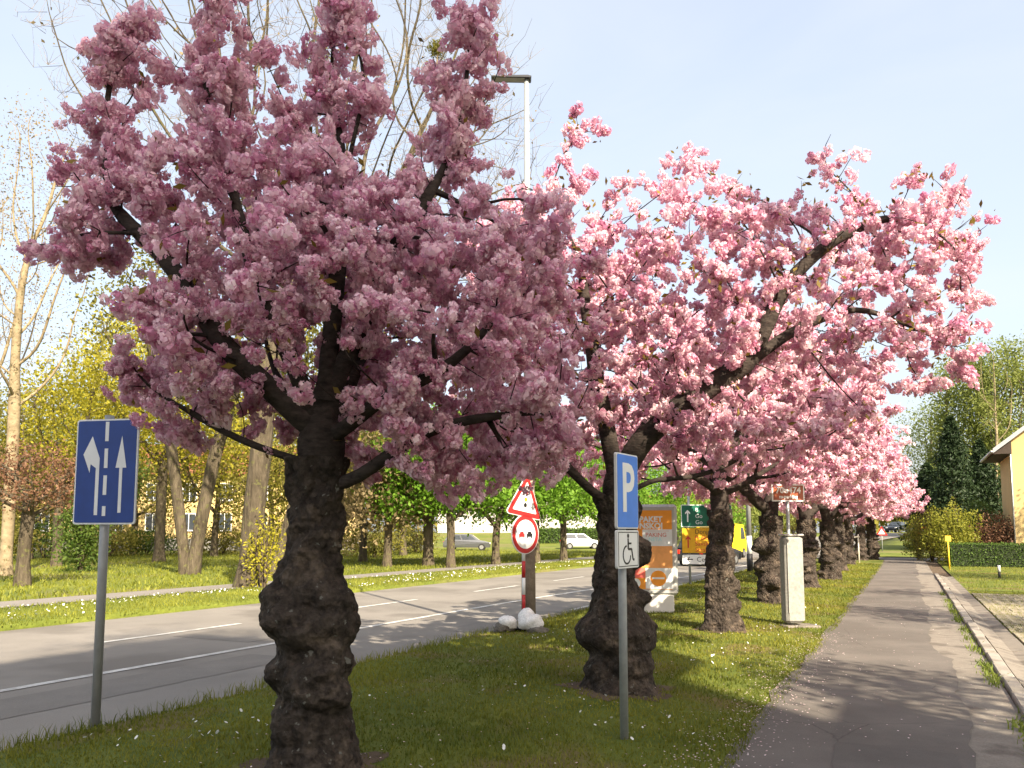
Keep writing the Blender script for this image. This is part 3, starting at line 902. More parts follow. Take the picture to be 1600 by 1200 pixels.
def cherry(loc, ells, prof, bumps, H, seed, nattr, ncl, det, label, nparts=0, rz=YAW, sc=1.0, nleaf=500, di=0.9, step=.13, sparse=None, limbs=(), texp=1.3):
    rg = np.random.default_rng(seed)
    root = empty('cherry_tree', loc, rz, label, 'tree', 'cherry trees in the row along the footpath')
    obj('trunk', trunk_mesh('trunk', prof, bumps, H, seed + 1), root)
    A = in_ell(rg, ells, nattr)
    st = []
    zz = np.linspace(H - .75, H + 0.25, 8)
    for i, zq in enumerate(zz):
        st.append(((rg.normal(0, .02), rg.normal(0, .02), zq), i - 1))
    nb = len(st)
    for lb in limbs:                                      # the main limbs seen in the crown
        lb = np.array(lb, float)
        Q = np.array([p for p, _ in st])
        prev = int(np.linalg.norm(Q - lb[0], axis=1).argmin())
        last = Q[prev]
        for tgt in lb:
            n_ = max(1, int(round(np.linalg.norm(tgt - last) / step)))
            for q in range(1, n_ + 1):
                st.append((tuple(last + (tgt - last) * q / n_ + rg.normal(0, .012, 3)), prev)); prev = len(st) - 1
            last = tgt
    P, par = colonize(A, st, step, di, step * 1.25, 90, rg, up=.06)
    r = radii(P, par, 0.0042, 2.75)
    top = prof[-1][1]
    k = top * 0.88 / r[0]
    r = .0042 + (top * .9 - .0042) * ((r - .0042) / (r[0] - .0042)) ** texp
    r[:nb] = np.minimum(r[:nb], .78 * np.interp(P[:nb, 2], [p[0] for p in prof], [p[1] for p in prof]))
    chs = chains(P, par, r)
    # each main limb with all it carries is one part
    anc = np.full(len(P), -1)
    for i in range(len(P)):
        q = par[i]
        if q < nb: anc[i] = i if i >= nb else -1
        else: anc[i] = anc[q]
    groups = {}
    for ch in chs:
        key = anc[ch[-1]]
        groups.setdefault(int(key), []).append(ch)
    small = []
    for key, cs in groups.items():
        if key < 0 or len(cs) < 6: small += cs; continue
        V, F = tubes_from(P, r, cs)
        if V is not None: obj('limb', mesh_np('limb', V, F, M['cherry_branch'], smooth=True), root)
    if small:
        V, F = tubes_from(P, r, small)
        if V is not None: obj('limb', mesh_np('limb', V, F, M['cherry_branch'], smooth=True), root)
    # blossom along the thin wood
    thin = np.where(((r < .014) & (np.arange(len(P)) >= nb)) | ((r < .04) & (P[:, 2] > 4.15)))[0]
    wgt = np.where((r[thin] < .0075) | (P[thin, 2] > 4.15), 1.0, .55)
    if sparse is not None: wgt = wgt * sparse(P[thin])
    ci = rg.choice(thin, ncl, p=wgt / wgt.sum())
    C = P[ci] + rg.normal(0, .052, (ncl, 3)) - np.array([0, 0, .02])
    S = np.clip(rg.lognormal(-.06, .24, ncl), .5, 1.55) * sc
    nf, m, frad, crad = det
    tem = cluster_templates(rg, 7, nf, m, frad, crad)
    if nparts:
        d = np.linalg.norm(C - np.array([0, -60.0, 1.5]), axis=1)     # nearest the viewer's side
        order = np.argsort(d); part, restc = order[:nparts], order[nparts:]
        mes = []
        for V, t in tem:
            mes.append(mesh_np('blossom_cluster', V, np.arange(len(V)).reshape(-1, 4), M['blossom'], attrs={'tint': t}))
        for q in part:
            o = obj('blossom_cluster', mes[int(rg.integers(0, len(mes)))], root, C[q], (rg.normal(0, .3), rg.normal(0, .3), rg.uniform(0, 6.28)))
            s = float(S[q]); o.scale = (s, s, s)
        C, S = C[restc], S[restc]
    V, F, T = scatter_clusters(tem, C, S, rg)
    tag(obj('crown', mesh_np('crown', V, F, M['blossom'], attrs={'tint': T}), root), kind='stuff')
    # young bronze leaves at the shoot tips
    tips = np.setdiff1d(np.arange(len(P)), par)
    li = rg.choice(np.concatenate([tips, thin]), nleaf)
    V, F = leaves_np(P[li] + rg.normal(0, .05, (nleaf, 3)), .075 * (1 if sc < 1.2 else 1.3), rg, .42, -.1)
    tag(obj('young_leaves', mesh_np('young_leaves', V, F, M['cherry_leaf'], attrs={'tint': rg.uniform(0, 1, nleaf)}), root), kind='stuff')
    return root

# nearest tree
T1 = [(0.12, 0, 3.12, 1.45, 1.4, .80), (-.2, .1, 3.85, 1.25, 1.1, .55), (-1.55, -.1, 3.75, .38, .5, .42), (-1.0, 0, 2.6, .5, .6, .35, .55),
      (-1.58, .0, 4.5, .25, .27, .85, 3.4), (-1.48, .1, 5.15, .28, .28, .28, 3.0), (-1.35, 0, 4.0, .38, .4, .45, 1.2), (-.78, 0, 4.95, .25, .27, 1.05, 3.4), (-.28, .2, 4.65, .22, .25, .75, 3.0), (.16, 0, 5.05, .21, .25, 1.05, 3.6),
      (.92, 0, 4.65, .25, .27, .85, 3.6), (1.10, -.05, 5.15, .22, .24, .38, 3.6), (1.45, -.25, 2.75, .45, .5, .45), (.75, .1, 2.25, .7, .7, .30, 1.3), (1.45, .1, 2.2, .4, .5, .25, 1.3), (-.95, -.1, 2.3, .3, .4, .2, .35), (-.22, -.1, 2.05, .14, .2, .22, 2), (1.2, .1, 3.6, .6, .8, .55), (-2.0, -.1, 3.65, .18, .2, .16, 2)]
cherry((-3.68, 4.41, 0.02), T1,
       [(-.2, .30), (0, .285), (.12, .26), (.35, .235), (.6, .215), (.9, .215), (1.15, .20), (1.4, .165), (1.7, .150), (1.95, .165), (2.25, .215)],
       [(180, .66, .085, 30, .09), (200, 1.12, .12, 46, .17), (-15, 1.10, .11, 42, .19), (-80, .62, .075, 48, .13), (-100, 1.0, .07, 55, .12), (-50, .80, .06, 35, .12), (-30, .55, .05, 25, .10), (175, 1.38, .045, 25, .07), (0, 1.42, .04, 25, .06), (-120, .38, .05, 55, .10), (-65, 1.22, .05, 40, .08), (0, .75, .05, 30, .08), (-95, .80, -.03, 40, .05)],
       2.15, 101, 2100, 2800, (9, 14, .0235, .046), 'nearest and tallest-looking pink cherry tree, dark knobbly trunk, standing left of the parking sign', 300,
       sparse=lambda p: np.where((np.abs(p[:, 0]) < .55) & (p[:, 1] < .15) & (p[:, 2] < 2.9), .22, 1.0) * np.where(p[:, 1] < -.9, .8, 1.0),
       limbs=[[(0, 0, 2.2), (.06, -.05, 2.7), (.1, -.05, 3.3), (.14, 0, 4.2)], [(0, -.05, 2.3), (-.30, -.15, 2.62), (-.60, -.25, 2.86), (-.83, -.25, 3.27), (-1.2, -.2, 3.7)], [(0, 0, 2.35), (-.2, -.15, 2.9), (-.36, -.2, 3.2), (-.6, -.1, 3.9)],
              [(.05, -.05, 2.25), (.50, -.25, 2.57), (.85, -.3, 2.66), (1.2, -.3, 2.95)], [(.1, -.03, 1.9), (.42, -.15, 2.06), (.68, -.2, 2.28), (1.04, -.25, 2.40), (1.62, -.25, 2.45)], [(.08, 0, 2.6), (.32, -.1, 3.1), (.5, -.1, 3.6), (.85, 0, 4.2)],
              [(-.05, 0, 2.1), (-.5, -.1, 2.25), (-.95, -.1, 2.5)], [(0, .05, 2.2), (.1, .6, 2.8), (.2, 1.0, 3.4)], [(0, .05, 2.2), (-.5, .6, 2.9)]])
# second tree, its long limb reaching over the footpath
T2 = [(-.75, .0, 3.5, 1.1, 1.5, 1.15), (-.35, 0, 5.6, .22, .28, .80, 2.0), (-.85, 0, 5.0, .40, .40, .50, 3.2), (-.1, 0, 4.9, .40, .40, .50, 2.2), (-1.35, .1, 4.4, .45, .5, .5, 1.6), (.8, 0, 4.15, 1.4, 1.5, 1.2), (2.5, -.1, 4.1, 1.3, 1.3, .95), (3.1, -.3, 4.75, .75, .9, .60),
      (2.35, 0, 5.5, .28, .3, .50, 1.6), (.85, .3, 5.55, .28, .3, .55, 1.6), (1.45, .2, 5.35, .2, .25, .5, 1.6), (1.5, .3, 2.85, 1.4, 1.4, .5), (-1.1, 0, 2.5, .75, .9, .42, 1.2), (3.1, 0, 3.6, .7, .9, .5), (3.55, -.3, 4.0, .25, .4, .35)]
cherry((-2.71, 8.00, 0.03), T2,
       [(-.2, .37), (0, .345), (.15, .305), (.4, .285), (.6, .29), (.85, .26), (1.05, .205), (1.4, .172), (1.75, .172), (2.1, .215)],
       [(185, .60, .13, 42, .15), (10, .55, .09, 40, .14), (-90, .55, .06, 60, .13), (-5, 1.42, .20, 36, .15), (5, .95, .08, 30, .08), (-60, .30, .06, 45, .09), (200, .25, .06, 30, .10), (5, .72, .06, 25, .07), (90, .7, .1, 60, .2)],
       2.0, 202, 2000, 2900, (8, 12, .0245, .047), 'second cherry tree behind the parking sign, long limb arching over the footpath', 260, nleaf=2600, texp=1.5,
       sparse=lambda p: np.where(p[:, 0] > 1.6, .75, 1.0),
       limbs=[[(.05, -.05, 2.2), (.19, -.1, 2.53), (.66, -.25, 2.94), (1.33, -.3, 3.37), (1.87, -.3, 3.74), (2.47, -.3, 3.95)], [(1.33, -.3, 3.37), (1.73, -.35, 4.21), (2.2, -.4, 4.62), (2.74, -.4, 4.88), (3.2, -.4, 4.78)],
              [(-.05, 0, 1.9), (-.25, -.1, 2.0), (-.48, -.2, 2.23), (-.82, -.2, 2.6), (-1.15, -.1, 2.74)], [(0, 0, 2.2), (-.2, 0, 3.2), (-.35, 0, 4.4)], [(0, .1, 2.1), (.3, .6, 2.6), (.6, 1.1, 3.2)], [(.05, -.05, 2.0), (.45, .1, 2.2), (.95, .2, 2.2), (1.5, .3, 2.5)]])
def crown_std(r, zt=5.7):
    return [(0, 0, 3.7, r * .92, r * .92, 1.5), (0, 0, 4.6, r * .7, r * .7, 1.1), (r * .6, 0, 3.2, r * .42, r * .6, .85), (-r * .6, 0, 3.2, r * .42, r * .6, .85), (0, -r * .6, 3.2, r * .6, r * .42, .85),
            (0, r * .6, 3.2, r * .6, r * .42, .85), (r * .3, r * .1, 5.4, .3, .3, .5, 1.5), (-r * .35, 0, 5.4, .3, .3, .5, 1.5), (r * .7, -.1, 4.4, r * .35, r * .4, .6)]
def rand_bumps(seed, k=14):
    r = random.Random(seed)
    return [(r.uniform(0, 360), r.uniform(.25, 1.6), r.uniform(.04, .13), r.uniform(22, 45), r.uniform(.06, .15)) for _ in range(k)]
PR = [(-.2, .32), (0, .30), (.2, .25), (.6, .225), (1.0, .205), (1.5, .18), (2.1, .20)]
cherry((-2.79, 13.47, 0.03), crown_std(2.7), PR, [(0, .75, .10, 35, .13), (-20, .45, .06, 30, .1), (-70, 1.1, .06, 40, .2), (-100, 1.6, .07, 30, .15), (-60, 1.75, .06, 40, .12)], 2.0, 303, 1200, 3000, (8, 8, .0245, .052),
       'third cherry tree, trunk between the road direction signs and the parking pillar', 0, nleaf=2200)
PA = [(-.2, .34), (0, .32), (.2, .28), (.6, .26), (1.0, .25), (1.5, .24), (2.1, .25)]
c4 = cherry((-2.84, 19.29, 0.03), crown_std(2.9), PA, rand_bumps(5) + [(185, 1.35, .14, 40, .16), (190, .85, .13, 36, .14)], 2.0, 404, 900, 2300, (5, 8, .036, .062),
       'fourth cherry tree, warty trunk just left of the white parking pillar', 0, nleaf=2000)
c5 = cherry((-2.70, 25.19, 0.03), crown_std(3.0), PA, rand_bumps(6) + [(0, 1.2, .10, 40, .16)], 2.0, 505, 700, 2000, (5, 7, .040, .066),
       'fifth cherry tree, trunk showing just right of the white parking pillar', 0, nleaf=1600)
def again(src, loc, rz, s, label):
    c = copy_tree(src)
    c.location = loc; c.rotation_euler = (0, 0, rz); c.scale = (s, s, s)
    c['label'] = label
    return c
again(c4, (-2.45, 29.6, 0.03), YAW + 2.2, 1.0, 'sixth cherry tree, thick brown trunk with a dark knob low on its left')
again(c5, (-2.60, 36.5, 0.03), YAW + 3.9, .97, 'seventh cherry tree in the row, slim trunk left of the white stakes')
again(c4, (-2.45, 51.0, 0.0), YAW + 5.1, 1.0, 'eighth cherry tree, trunk just right of the white stakes')
again(c5, (-1.95, 53.2, 0.0), YAW + 1.2, 1.08, 'last cherry tree of the row, dark trunk where the footpath meets the side street')
again(c4, (-2.7, 43.6, 0.0), YAW + .6, .95, 'cherry tree between the seventh tree and the white stakes, trunk nearly hidden')

# ================================================================ SIGNS AND STREET FURNITURE
def frame_panel(mb_back, w, h, y, t=0.02):
    return mb_back.bbox((0, y, 0), (w, t, h), 0.006)

def rrect(w, h, r, n=5):
    out = []
    for cx, cz, a0 in ((w / 2 - r, -h / 2 + r, -90), (w / 2 - r, h / 2 - r, 0), (-w / 2 + r, h / 2 - r, 90), (-w / 2 + r, -h / 2 + r, 180)):
        for i in range(n + 1):
            a = R(a0 + 90 * i / n)
            out.append((cx + r * math.cos(a), cz + r * math.sin(a)))
    return out

def sheet(name, poly, y, mat, parent, t=0.0015, z=0.0, x=0.0):
    """thin printed film standing proud of its panel, in front = -y"""
    return MB().prism([(a + x, b + z) for a, b in poly], y - t, y).build(name, mat, parent)

# lane arrow sign
ls = empty('lane_sign', (-6.28, 4.68, -0.02), YAW + R(-10), 'tall blue sign with two white lane arrows on a grey post, left roadside', 'road sign')
MB().tube([(0, 0.045, -.05), (0.0, 0.045, 2.70)], 0.038, 14).build('post', M['grey_paint'], ls, smooth=True)
pz = 2.20
pn = MB().prism([(a, b) for a, b in rrect(.60, .92, .025)], -.012, .004).build('panel', M['sign_white'], ls, loc=(0.03, 0, pz))
MB().prism(rrect(.572, .892, .02), -.0155, -.0125).build('blue_face', M['sign_blue'], pn)
for zc, hh in ((.35, .17), (.115, .17), (-.12, .17), (-.345, .085)):
    sheet('lane_dash', rects(-.017, .017, -hh / 2, hh / 2), -.0158, M['sign_white'], pn, z=zc)
sheet('straight_arrow', [(.133, -.36), (.163, -.36), (.163, .03), (.20, .03), (.148, .31), (.096, .03), (.133, .03)], -.0158, M['sign_white'], pn)
sheet('left_arrow', [(-.095, -.38), (-.062, -.38), (-.062, .115), (-.14, .31), (-.222, .15), (-.155, -.01), (-.148, .065), (-.095, .03)], -.0158, M['sign_white'], pn)
MB().box((0.03, .022, .25), (.3, .03, .04)).box((0.03, .022, -.25), (.3, .03, .04)).build('bracket', M['steel'], pn, loc=(-.03, 0, 0))

def parking_sign(root, z0, blue, post_h, wheel=True):
    MB().tube([(0, .04, -.05), (0, .04, post_h)], 0.033, 14).build('post', M['steel'], root, smooth=True)
    p = MB().prism(rrect(.40, .60, .02), -.016, .006).build('parking_panel', M['sign_white'], root, loc=(0, 0, z0))
    MB().prism(rrect(.378, .578, .016), -.0195, -.0165).build('blue_face', blue, p)
    me = text_mesh('P', .54, M['sign_white'], .0008, 'CENTER', 0.012, .86)
    obj('letter', me, p, (0, -.0203, -.155))
    if wheel:
        q = MB().prism(rrect(.40, .30, .02), -.016, .006).build('wheelchair_panel', M['sign_white'], root, loc=(0, 0, z0 - .462))
        for s in (-1, 1):
            sheet('black_border', rects(-.185, .185, -.003, .003), -.0172, M['sign_black'], q, z=s * .134)
            sheet('black_border', rects(-.003, .003, -.130, .130), -.0172, M['sign_black'], q, x=s * .182)
        # wheelchair symbol
        m = MB()
        def strokes(pts, w):
            for (x0, z0_), (x1, z1) in zip(pts[:-1], pts[1:]):
                d = math.hypot(x1 - x0, z1 - z0_); nx, nz = -(z1 - z0_) / d * w / 2, (x1 - x0) / d * w / 2
                m.prism([(x0 - nx, z0_ - nz), (x1 - nx, z1 - nz), (x1 + nx, z1 + nz), (x0 + nx, z0_ + nz)], -.0185, -.0165)
        m.prism([(-.005 + .018 * math.cos(a), .105 + .018 * math.sin(a)) for a in np.arange(10) * 2 * PI / 10], -.0185, -.0165)
        strokes([(-.005, .085), (-.005, .0)], .022)
        strokes([(-.005, .045), (.055, .045)], .014)
        strokes([(-.005, 0.0), (.06, 0.0), (.085, -.085), (.11, -.085)], .018)
        strokes([(-.03 + .07 * math.cos(a), -.045 + .07 * math.sin(a)) for a in np.linspace(R(95), R(355), 16)], .014)
        m.build('wheelchair_symbol', M['sign_black'], q)
    return p
ps = empty('parking_sign', (-2.02, 6.18, 0.03), YAW + R(57), 'blue parking sign with white wheelchair plate on a steel post before the second cherry tree', 'road sign')
parking_sign(ps, 1.95, M['sign_blue2'], 2.2)

# street lamp with road signs beside it
lp = empty('street_lamp', (-5.86, 12.55, 0.0), YAW, 'tall street lamp by the road, weathered pole base, flat head above the blossom', 'street lamp')
MB().tube([(0, 0, -.05), (0, 0, 1.5), (0, 0, 3.2)], [.125, .115, .10], 16).build('pole_base', M['pole_grey'], lp, smooth=True)
MB().tube([(0, 0, 3.18), (-.01, 0, 6), (-.02, 0, 9.85)], [.085, .065, .045], 14).build('pole', M['steel'], lp, smooth=True)
hd = MB().prism([(-.66, 9.855), (.06, 9.84), (.07, 9.865), (.0, 9.885), (-.66, 9.875)], -.10, .10).build('lamp_head', M['car_dark'], lp)
MB().prism([(-.60, 9.847), (-.05, 9.836), (-.05, 9.841), (-.60, 9.852)], -.07, .07).build('diffuser', M['grey_paint'], hd)

wk = empty('roadworks_sign', (-5.80, 12.28, 0.05), YAW + R(46), 'traffic-lights warning triangle above a no-overtaking disc on a red and white post', 'road sign')
zs = [0.0, .28, .56, .84, 1.12, 1.40, 1.68, 1.96, 2.24, 2.52]
for i, (a, b) in enumerate(zip(zs[:-1], zs[1:])):
    MB().tube([(0, .03, a), (0, .03, b)], .030, 12).build('post_band', M['sign_red'] if i % 2 else M['sign_white'], wk, smooth=True)
def rtri(s, r, n=5):
    hgt = s * math.sqrt(3) / 2
    c = [(-s / 2, -hgt / 3), (s / 2, -hgt / 3), (0, 2 * hgt / 3)]
    out = []
    for k, (x, z) in enumerate(c):
        l = math.hypot(x, z); cx, cz = x * (l - 2 * r) / l, z * (l - 2 * r) / l
        a0 = math.degrees(math.atan2(z, x))
        for i in range(n + 1):
            a = R(a0 - 60 + 120 * i / n)
            out.append((cx + r * math.cos(a), cz + r * math.sin(a)))
    return out
tp = MB().prism(rtri(.90, .045), -.012, .004).build('warning_triangle', M['sign_white'], wk, loc=(0, 0, 2.12), rot=(0, R(8), 0))
MB().prism(rtri(.86, .04), -.0155, -.0125).build('red_border', M['sign_red'], tp)
MB().prism(rtri(.60, .015), -.019, -.016).build('white_field', M['sign_white'], tp)
circ = lambda r_0, n=28, sx=1: [(r_0 * sx * math.cos(a), r_0 * math.sin(a)) for a in np.arange(n) * 2 * PI / n]
sheet('red_light', circ(.036, 14), -.0195, M['sign_red'], tp, z=.155)
sheet('amber_light', circ(.038, 14), -.0195, M['amber'], tp, z=.035)
sheet('dark_light', circ(.040, 14), -.0195, M['sign_black'], tp, z=-.060)
dp = MB().prism(circ(.335), -.012, .004).build('no_overtaking_disc', M['sign_white'], wk, loc=(0, 0, 1.57))
MB().prism(circ(.32), -.0155, -.0125).build('red_border', M['sign_red'], dp)
MB().prism(circ(.245), -.019, -.016).build('white_field', M['sign_white'], dp)
def carsym(x, mat):
    c = MB()
    c.prism([(x - .07, -.045), (x + .07, -.045), (x + .07, .01), (x + .05, .01), (x + .038, .045), (x - .038, .045), (x - .05, .01), (x - .07, .01)], -.021, -.0195)
    c.prism(rects(x - .062, x - .038, -.07, -.0452), -.021, -.0195)
    c.prism(rects(x + .038, x + .062, -.07, -.0452), -.021, -.0195)
    c.build('car_symbol', mat, dp)
carsym(-.095, M['sign_red']); carsym(.095, M['sign_black'])
MB().bbox((0, .03, -.02), (.42, .30, .09), .02).build('foot_plate', M['rubber'], wk)

def blob(name, mat, loc, dims, seed, parent=None, rz=0, amp=.13, n=32):
    r = np.random.default_rng(seed)
    th = np.arange(n) * 2 * PI / n; ph = np.linspace(0, PI, n // 2 + 1)
    T, Pp = np.meshgrid(th, ph)
    d = np.stack([np.cos(T) * np.sin(Pp), np.sin(T) * np.sin(Pp), np.cos(Pp)], -1)
    rad = np.ones(T.shape)
    for k in range(9):
        f = r.uniform(1.0, 2.6) if k < 5 else r.uniform(4, 9)
        v = r.normal(size=3) * f; rad = rad + amp * (.5 if k < 5 else .2) * (1 - 2 * np.abs(np.sin(d @ v + r.uniform(0, 6))) if k >= 5 else np.sin(d @ v + r.uniform(0, 6)))
    rad[0] = rad[0].mean(); rad[-1] = rad[-1].mean()
    V = d * rad[..., None] * np.array(dims) / 2
    V[..., 2] = np.maximum(V[..., 2], -dims[2] * .36)
    m = len(th)
    i = np.arange(len(ph) - 1)[:, None] * m; j = np.arange(m)[None]
    F = np.stack([i + j, i + m + j, i + m + (j + 1) % m, i + (j + 1) % m], -1).reshape(-1, 4)
    return obj(name, mesh_np(name, V.reshape(-1, 3), F, mat, smooth=True), parent, loc, (0, 0, rz))
def camloc(x, y, right=0.0, fwd=0.0):
    return x + right * math.cos(YAW) - fwd * math.sin(YAW), y + right * math.sin(YAW) + fwd * math.cos(YAW)
for (dr, df, zz, dm, sd, lb) in ((-.27, -.22, .17, (.34, .30, .24), 31, 'smaller white sandbag on the left of the roadworks sign foot'),
                                 (.10, -.30, .19, (.46, .36, .32), 32, 'large bright white sandbag in front of the roadworks sign post'),
                                 (.02, -.10, .30, (.30, .24, .26), 33, 'crumpled white sandbag leaning on the lamp pole behind the larger bag')):
    X, Y = camloc(-5.80, 12.28, dr, df)
    s = blob('sandbag', M['sack'], (X, Y, zz), dm, sd)
    tag(s, lb, 'sandbag', 'white sandbags at the roadworks sign')
for (dr, df, dm, sd, lb) in ((-.36, -.20, (.42, .36, .20), 41, 'dark flat stone under the smaller white sandbag'), (.22, -.42, (.40, .30, .16), 42, 'brown stone under the large white sandbag')):
    X, Y = camloc(-5.80, 12.28, dr, df)
    tag(blob('stone', M['stone'], (X, Y, .07), dm, sd, amp=.2), lb, 'stone')

# illuminated-type poster stand
pb = empty('poster_stand', (-4.76, 15.66, 0.03), YAW + R(-10), 'poster stand with an orange advertisement in a pale frame, behind the second cherry tree', 'billboard')
MB().bbox((0, 0, .18), (1.16, .18, .42), .02).build('plinth', M['plinth'], pb)
bx = MB().bbox((0, 0, 1.28), (1.32, .22, 1.80), .05).build('case', M['white_paint'], pb)
MB().prism(rects(-.56, .56, .50, 2.06), -.1135, -.1105).build('poster', M['orange'], bx)
yy = -.1142
def ps_(name, poly, mat, y=-.1142):
    return MB().prism(poly, y - .001, y).build(name, mat, bx)
ps_('poster_field', rects(-.56, .56, .93, 1.34), M['poster_peach'])
ps_('white_box', rects(-.02, .56, 1.35, 1.68), M['sign_white'])
ps_('white_box', rects(.03, .56, .51, .92), M['sign_white'])
ps_('pink_field', rects(-.56, .02, .72, .92), M['poster_pink'])
ps_('white_dot', [(-.16 + .09 * math.cos(a), .62 + .09 * math.sin(a)) for a in np.arange(18) * 2 * PI / 18], M['sign_white'])
ps_('orange_disc', [(.28 + .155 * math.cos(a), .715 + .155 * math.sin(a)) for a in np.arange(28) * 2 * PI / 28], M['orange'], -.1156)
ps_('brown_shape', [(-.35, 1.93), (-.1, 1.92), (-.02, 2.05), (-.4, 2.05)], M['poster_text'])
obj('lettering', text_mesh('PAKET', .155, M['sign_white'], .0006, 'LEFT', .006), bx, (-.08, -.1152, 1.83))
obj('lettering', text_mesh('NSKOJ', .155, M['sign_white'], .0006, 'LEFT', .006), bx, (-.08, -.1152, 1.70))
obj('lettering', text_mesh('PAKING', .115, M['poster_text'], .0006, 'LEFT', .002), bx, (.04, -.1164, 1.535))
obj('lettering', text_mesh('NETA', .10, M['poster_cyan'], .0006, 'LEFT', .002), bx, (.10, -.1164, 1.45))
ps_('text_line', rects(.10, .50, 1.645, 1.652), M['poster_text'], -.1156)
ps_('text_band', rects(.16, .40, .70, .735), M['sign_white'], -.117)
MB().prism(rects(-.22, .02, .27, .37), -.0975, -.0905).build('green_plate', M['green_plate'], pb)

# direction signs
ds = empty('direction_sign', (-5.85, 26.20, -0.02), YAW + R(-4), 'stack of green, yellow and white direction boards on posts by the road', 'road sign')
for x in (-.55, .60):
    MB().tube([(x, .06, -.05), (x, .06, 3.1)], .04, 12).build('post', M['steel'], ds, smooth=True)
def board(w, h, z, mat, rim):
    p = MB().prism(rrect(w, h, .03), -.02, .01).build('board', rim, ds, loc=(0, 0, z))
    MB().prism(rrect(w - .04, h - .04, .025), -.0235, -.0205).build('board_face', mat, p)
    return p
bgn = board(1.62, .72, 2.21, M['sign_green'], M['sign_white'])
arrow_up = [(-.022, -.2), (.022, -.2), (.022, .1), (.075, .05), (.085, .10), (0, .19), (-.085, .10), (-.075, .05), (-.022, .1)]
sheet('up_arrow', arrow_up, -.0238, M['sign_white'], bgn, x=-.60)
for k, t in enumerate(('B', 'Go', 'Go')):
    obj('lettering', text_mesh(t, .185, M['sign_white'], .0008), bgn, (-.36, -.0248, .13 - k * .20))
byl = board(1.62, .84, 1.41, M['sign_yellow'], M['sign_black'])
sheet('up_arrow', arrow_up, -.0238, M['sign_red'], byl, x=-.60, z=-.04)
for k, t in enumerate(('Donja D', 'Prelog', 'Savska', 'Strah')):
    obj('lettering', text_mesh(t, .20, M['sign_red'] if k else M['sign_black'], .0008), byl, (-.38, -.0248, .22 - k * .195))
bwh = board(1.62, .34, .80, M['sign_white'], M['sign_black'])
sheet('left_arrow', [(-.10, 0), (-.02, .09), (.0, .075), (-.05, .018), (.09, .018), (.09, -.018), (-.05, -.018), (.0, -.075), (-.02, -.09)], -.0238, M['sign_black'], bwh, x=-.55)
obj('lettering', text_mesh('Centar', .22, M['sign_black'], .0008), bwh, (-.34, -.0248, -.07))

# parking pillar with its number board
pc = empty('parking_pillar', (-1.84, 14.82, 0.02), YAW + R(8), 'pale grey boxy parking pillar on a concrete slab beside the footpath', 'parking meter')
MB().bbox((.08, -.02, .0), (.62, .44, .07), .015).build('slab', M['concrete'], pc)
MB().bbox((0, 0, .82), (.345, .26, 1.50), .045).build('cabinet', M['cabinet'], pc)
MB().bbox((0, 0, 1.585), (.36, .275, .035), .012).build('cap', M['white_paint'], pc)
MB().prism(rects(-.14, .14, .25, 1.45), -.1345, -.1310).build('door', M['cabinet'], pc)
pq = empty('phone_parking_sign', (-1.90, 15.10, 0.02), YAW + R(4), 'brown phone-parking number board with white border on a thin post above the pillar', 'sign')
MB().tube([(0, .03, -.05), (0, .03, 2.85)], .030, 12).build('post', M['steel'], pq, smooth=True)
pn = MB().prism(rrect(.60, .31, .012), -.016, .0).build('board', M['sign_white'], pq, loc=(0, 0, 2.34))
MB().prism(rects(-.275, .275, -.13, .13), -.0195, -.0165).build('board_face', M['sign_brown'], pn)
obj('lettering', text_mesh('708474', .155, M['sign_white'], .0006, 'CENTER', .004), pn, (0, -.0205, -.005))
obj('lettering', text_mesh('m-parking', .085, M['sign_white'], .0006, 'CENTER', .003), pn, (.0, -.0205, -.098))
p2_ = MB().prism(rrect(.34, .42, .02), -.012, .004).build('parking_panel', M['sign_white'], pq, loc=(.22, .06, 2.98), rot=(0, 0, R(-35)))
MB().prism(rrect(.32, .40, .016), -.0155, -.0125).build('blue_face', M['sign_blue2'], p2_)
obj('letter', text_mesh('P', .36, M['sign_white'], .0008, 'CENTER', 0.008, .86), p2_, (0, -.0163, -.13))
MB().prism(rrect(.34, .20, .02), -.012, .004).build('lower_panel', M['sign_white'], pq, loc=(.24, .06, 2.64), rot=(0, 0, R(-35)))
MB().box((.11, .05, 2.97), (.24, .03, .04)).build('arm', M['steel'], pq)

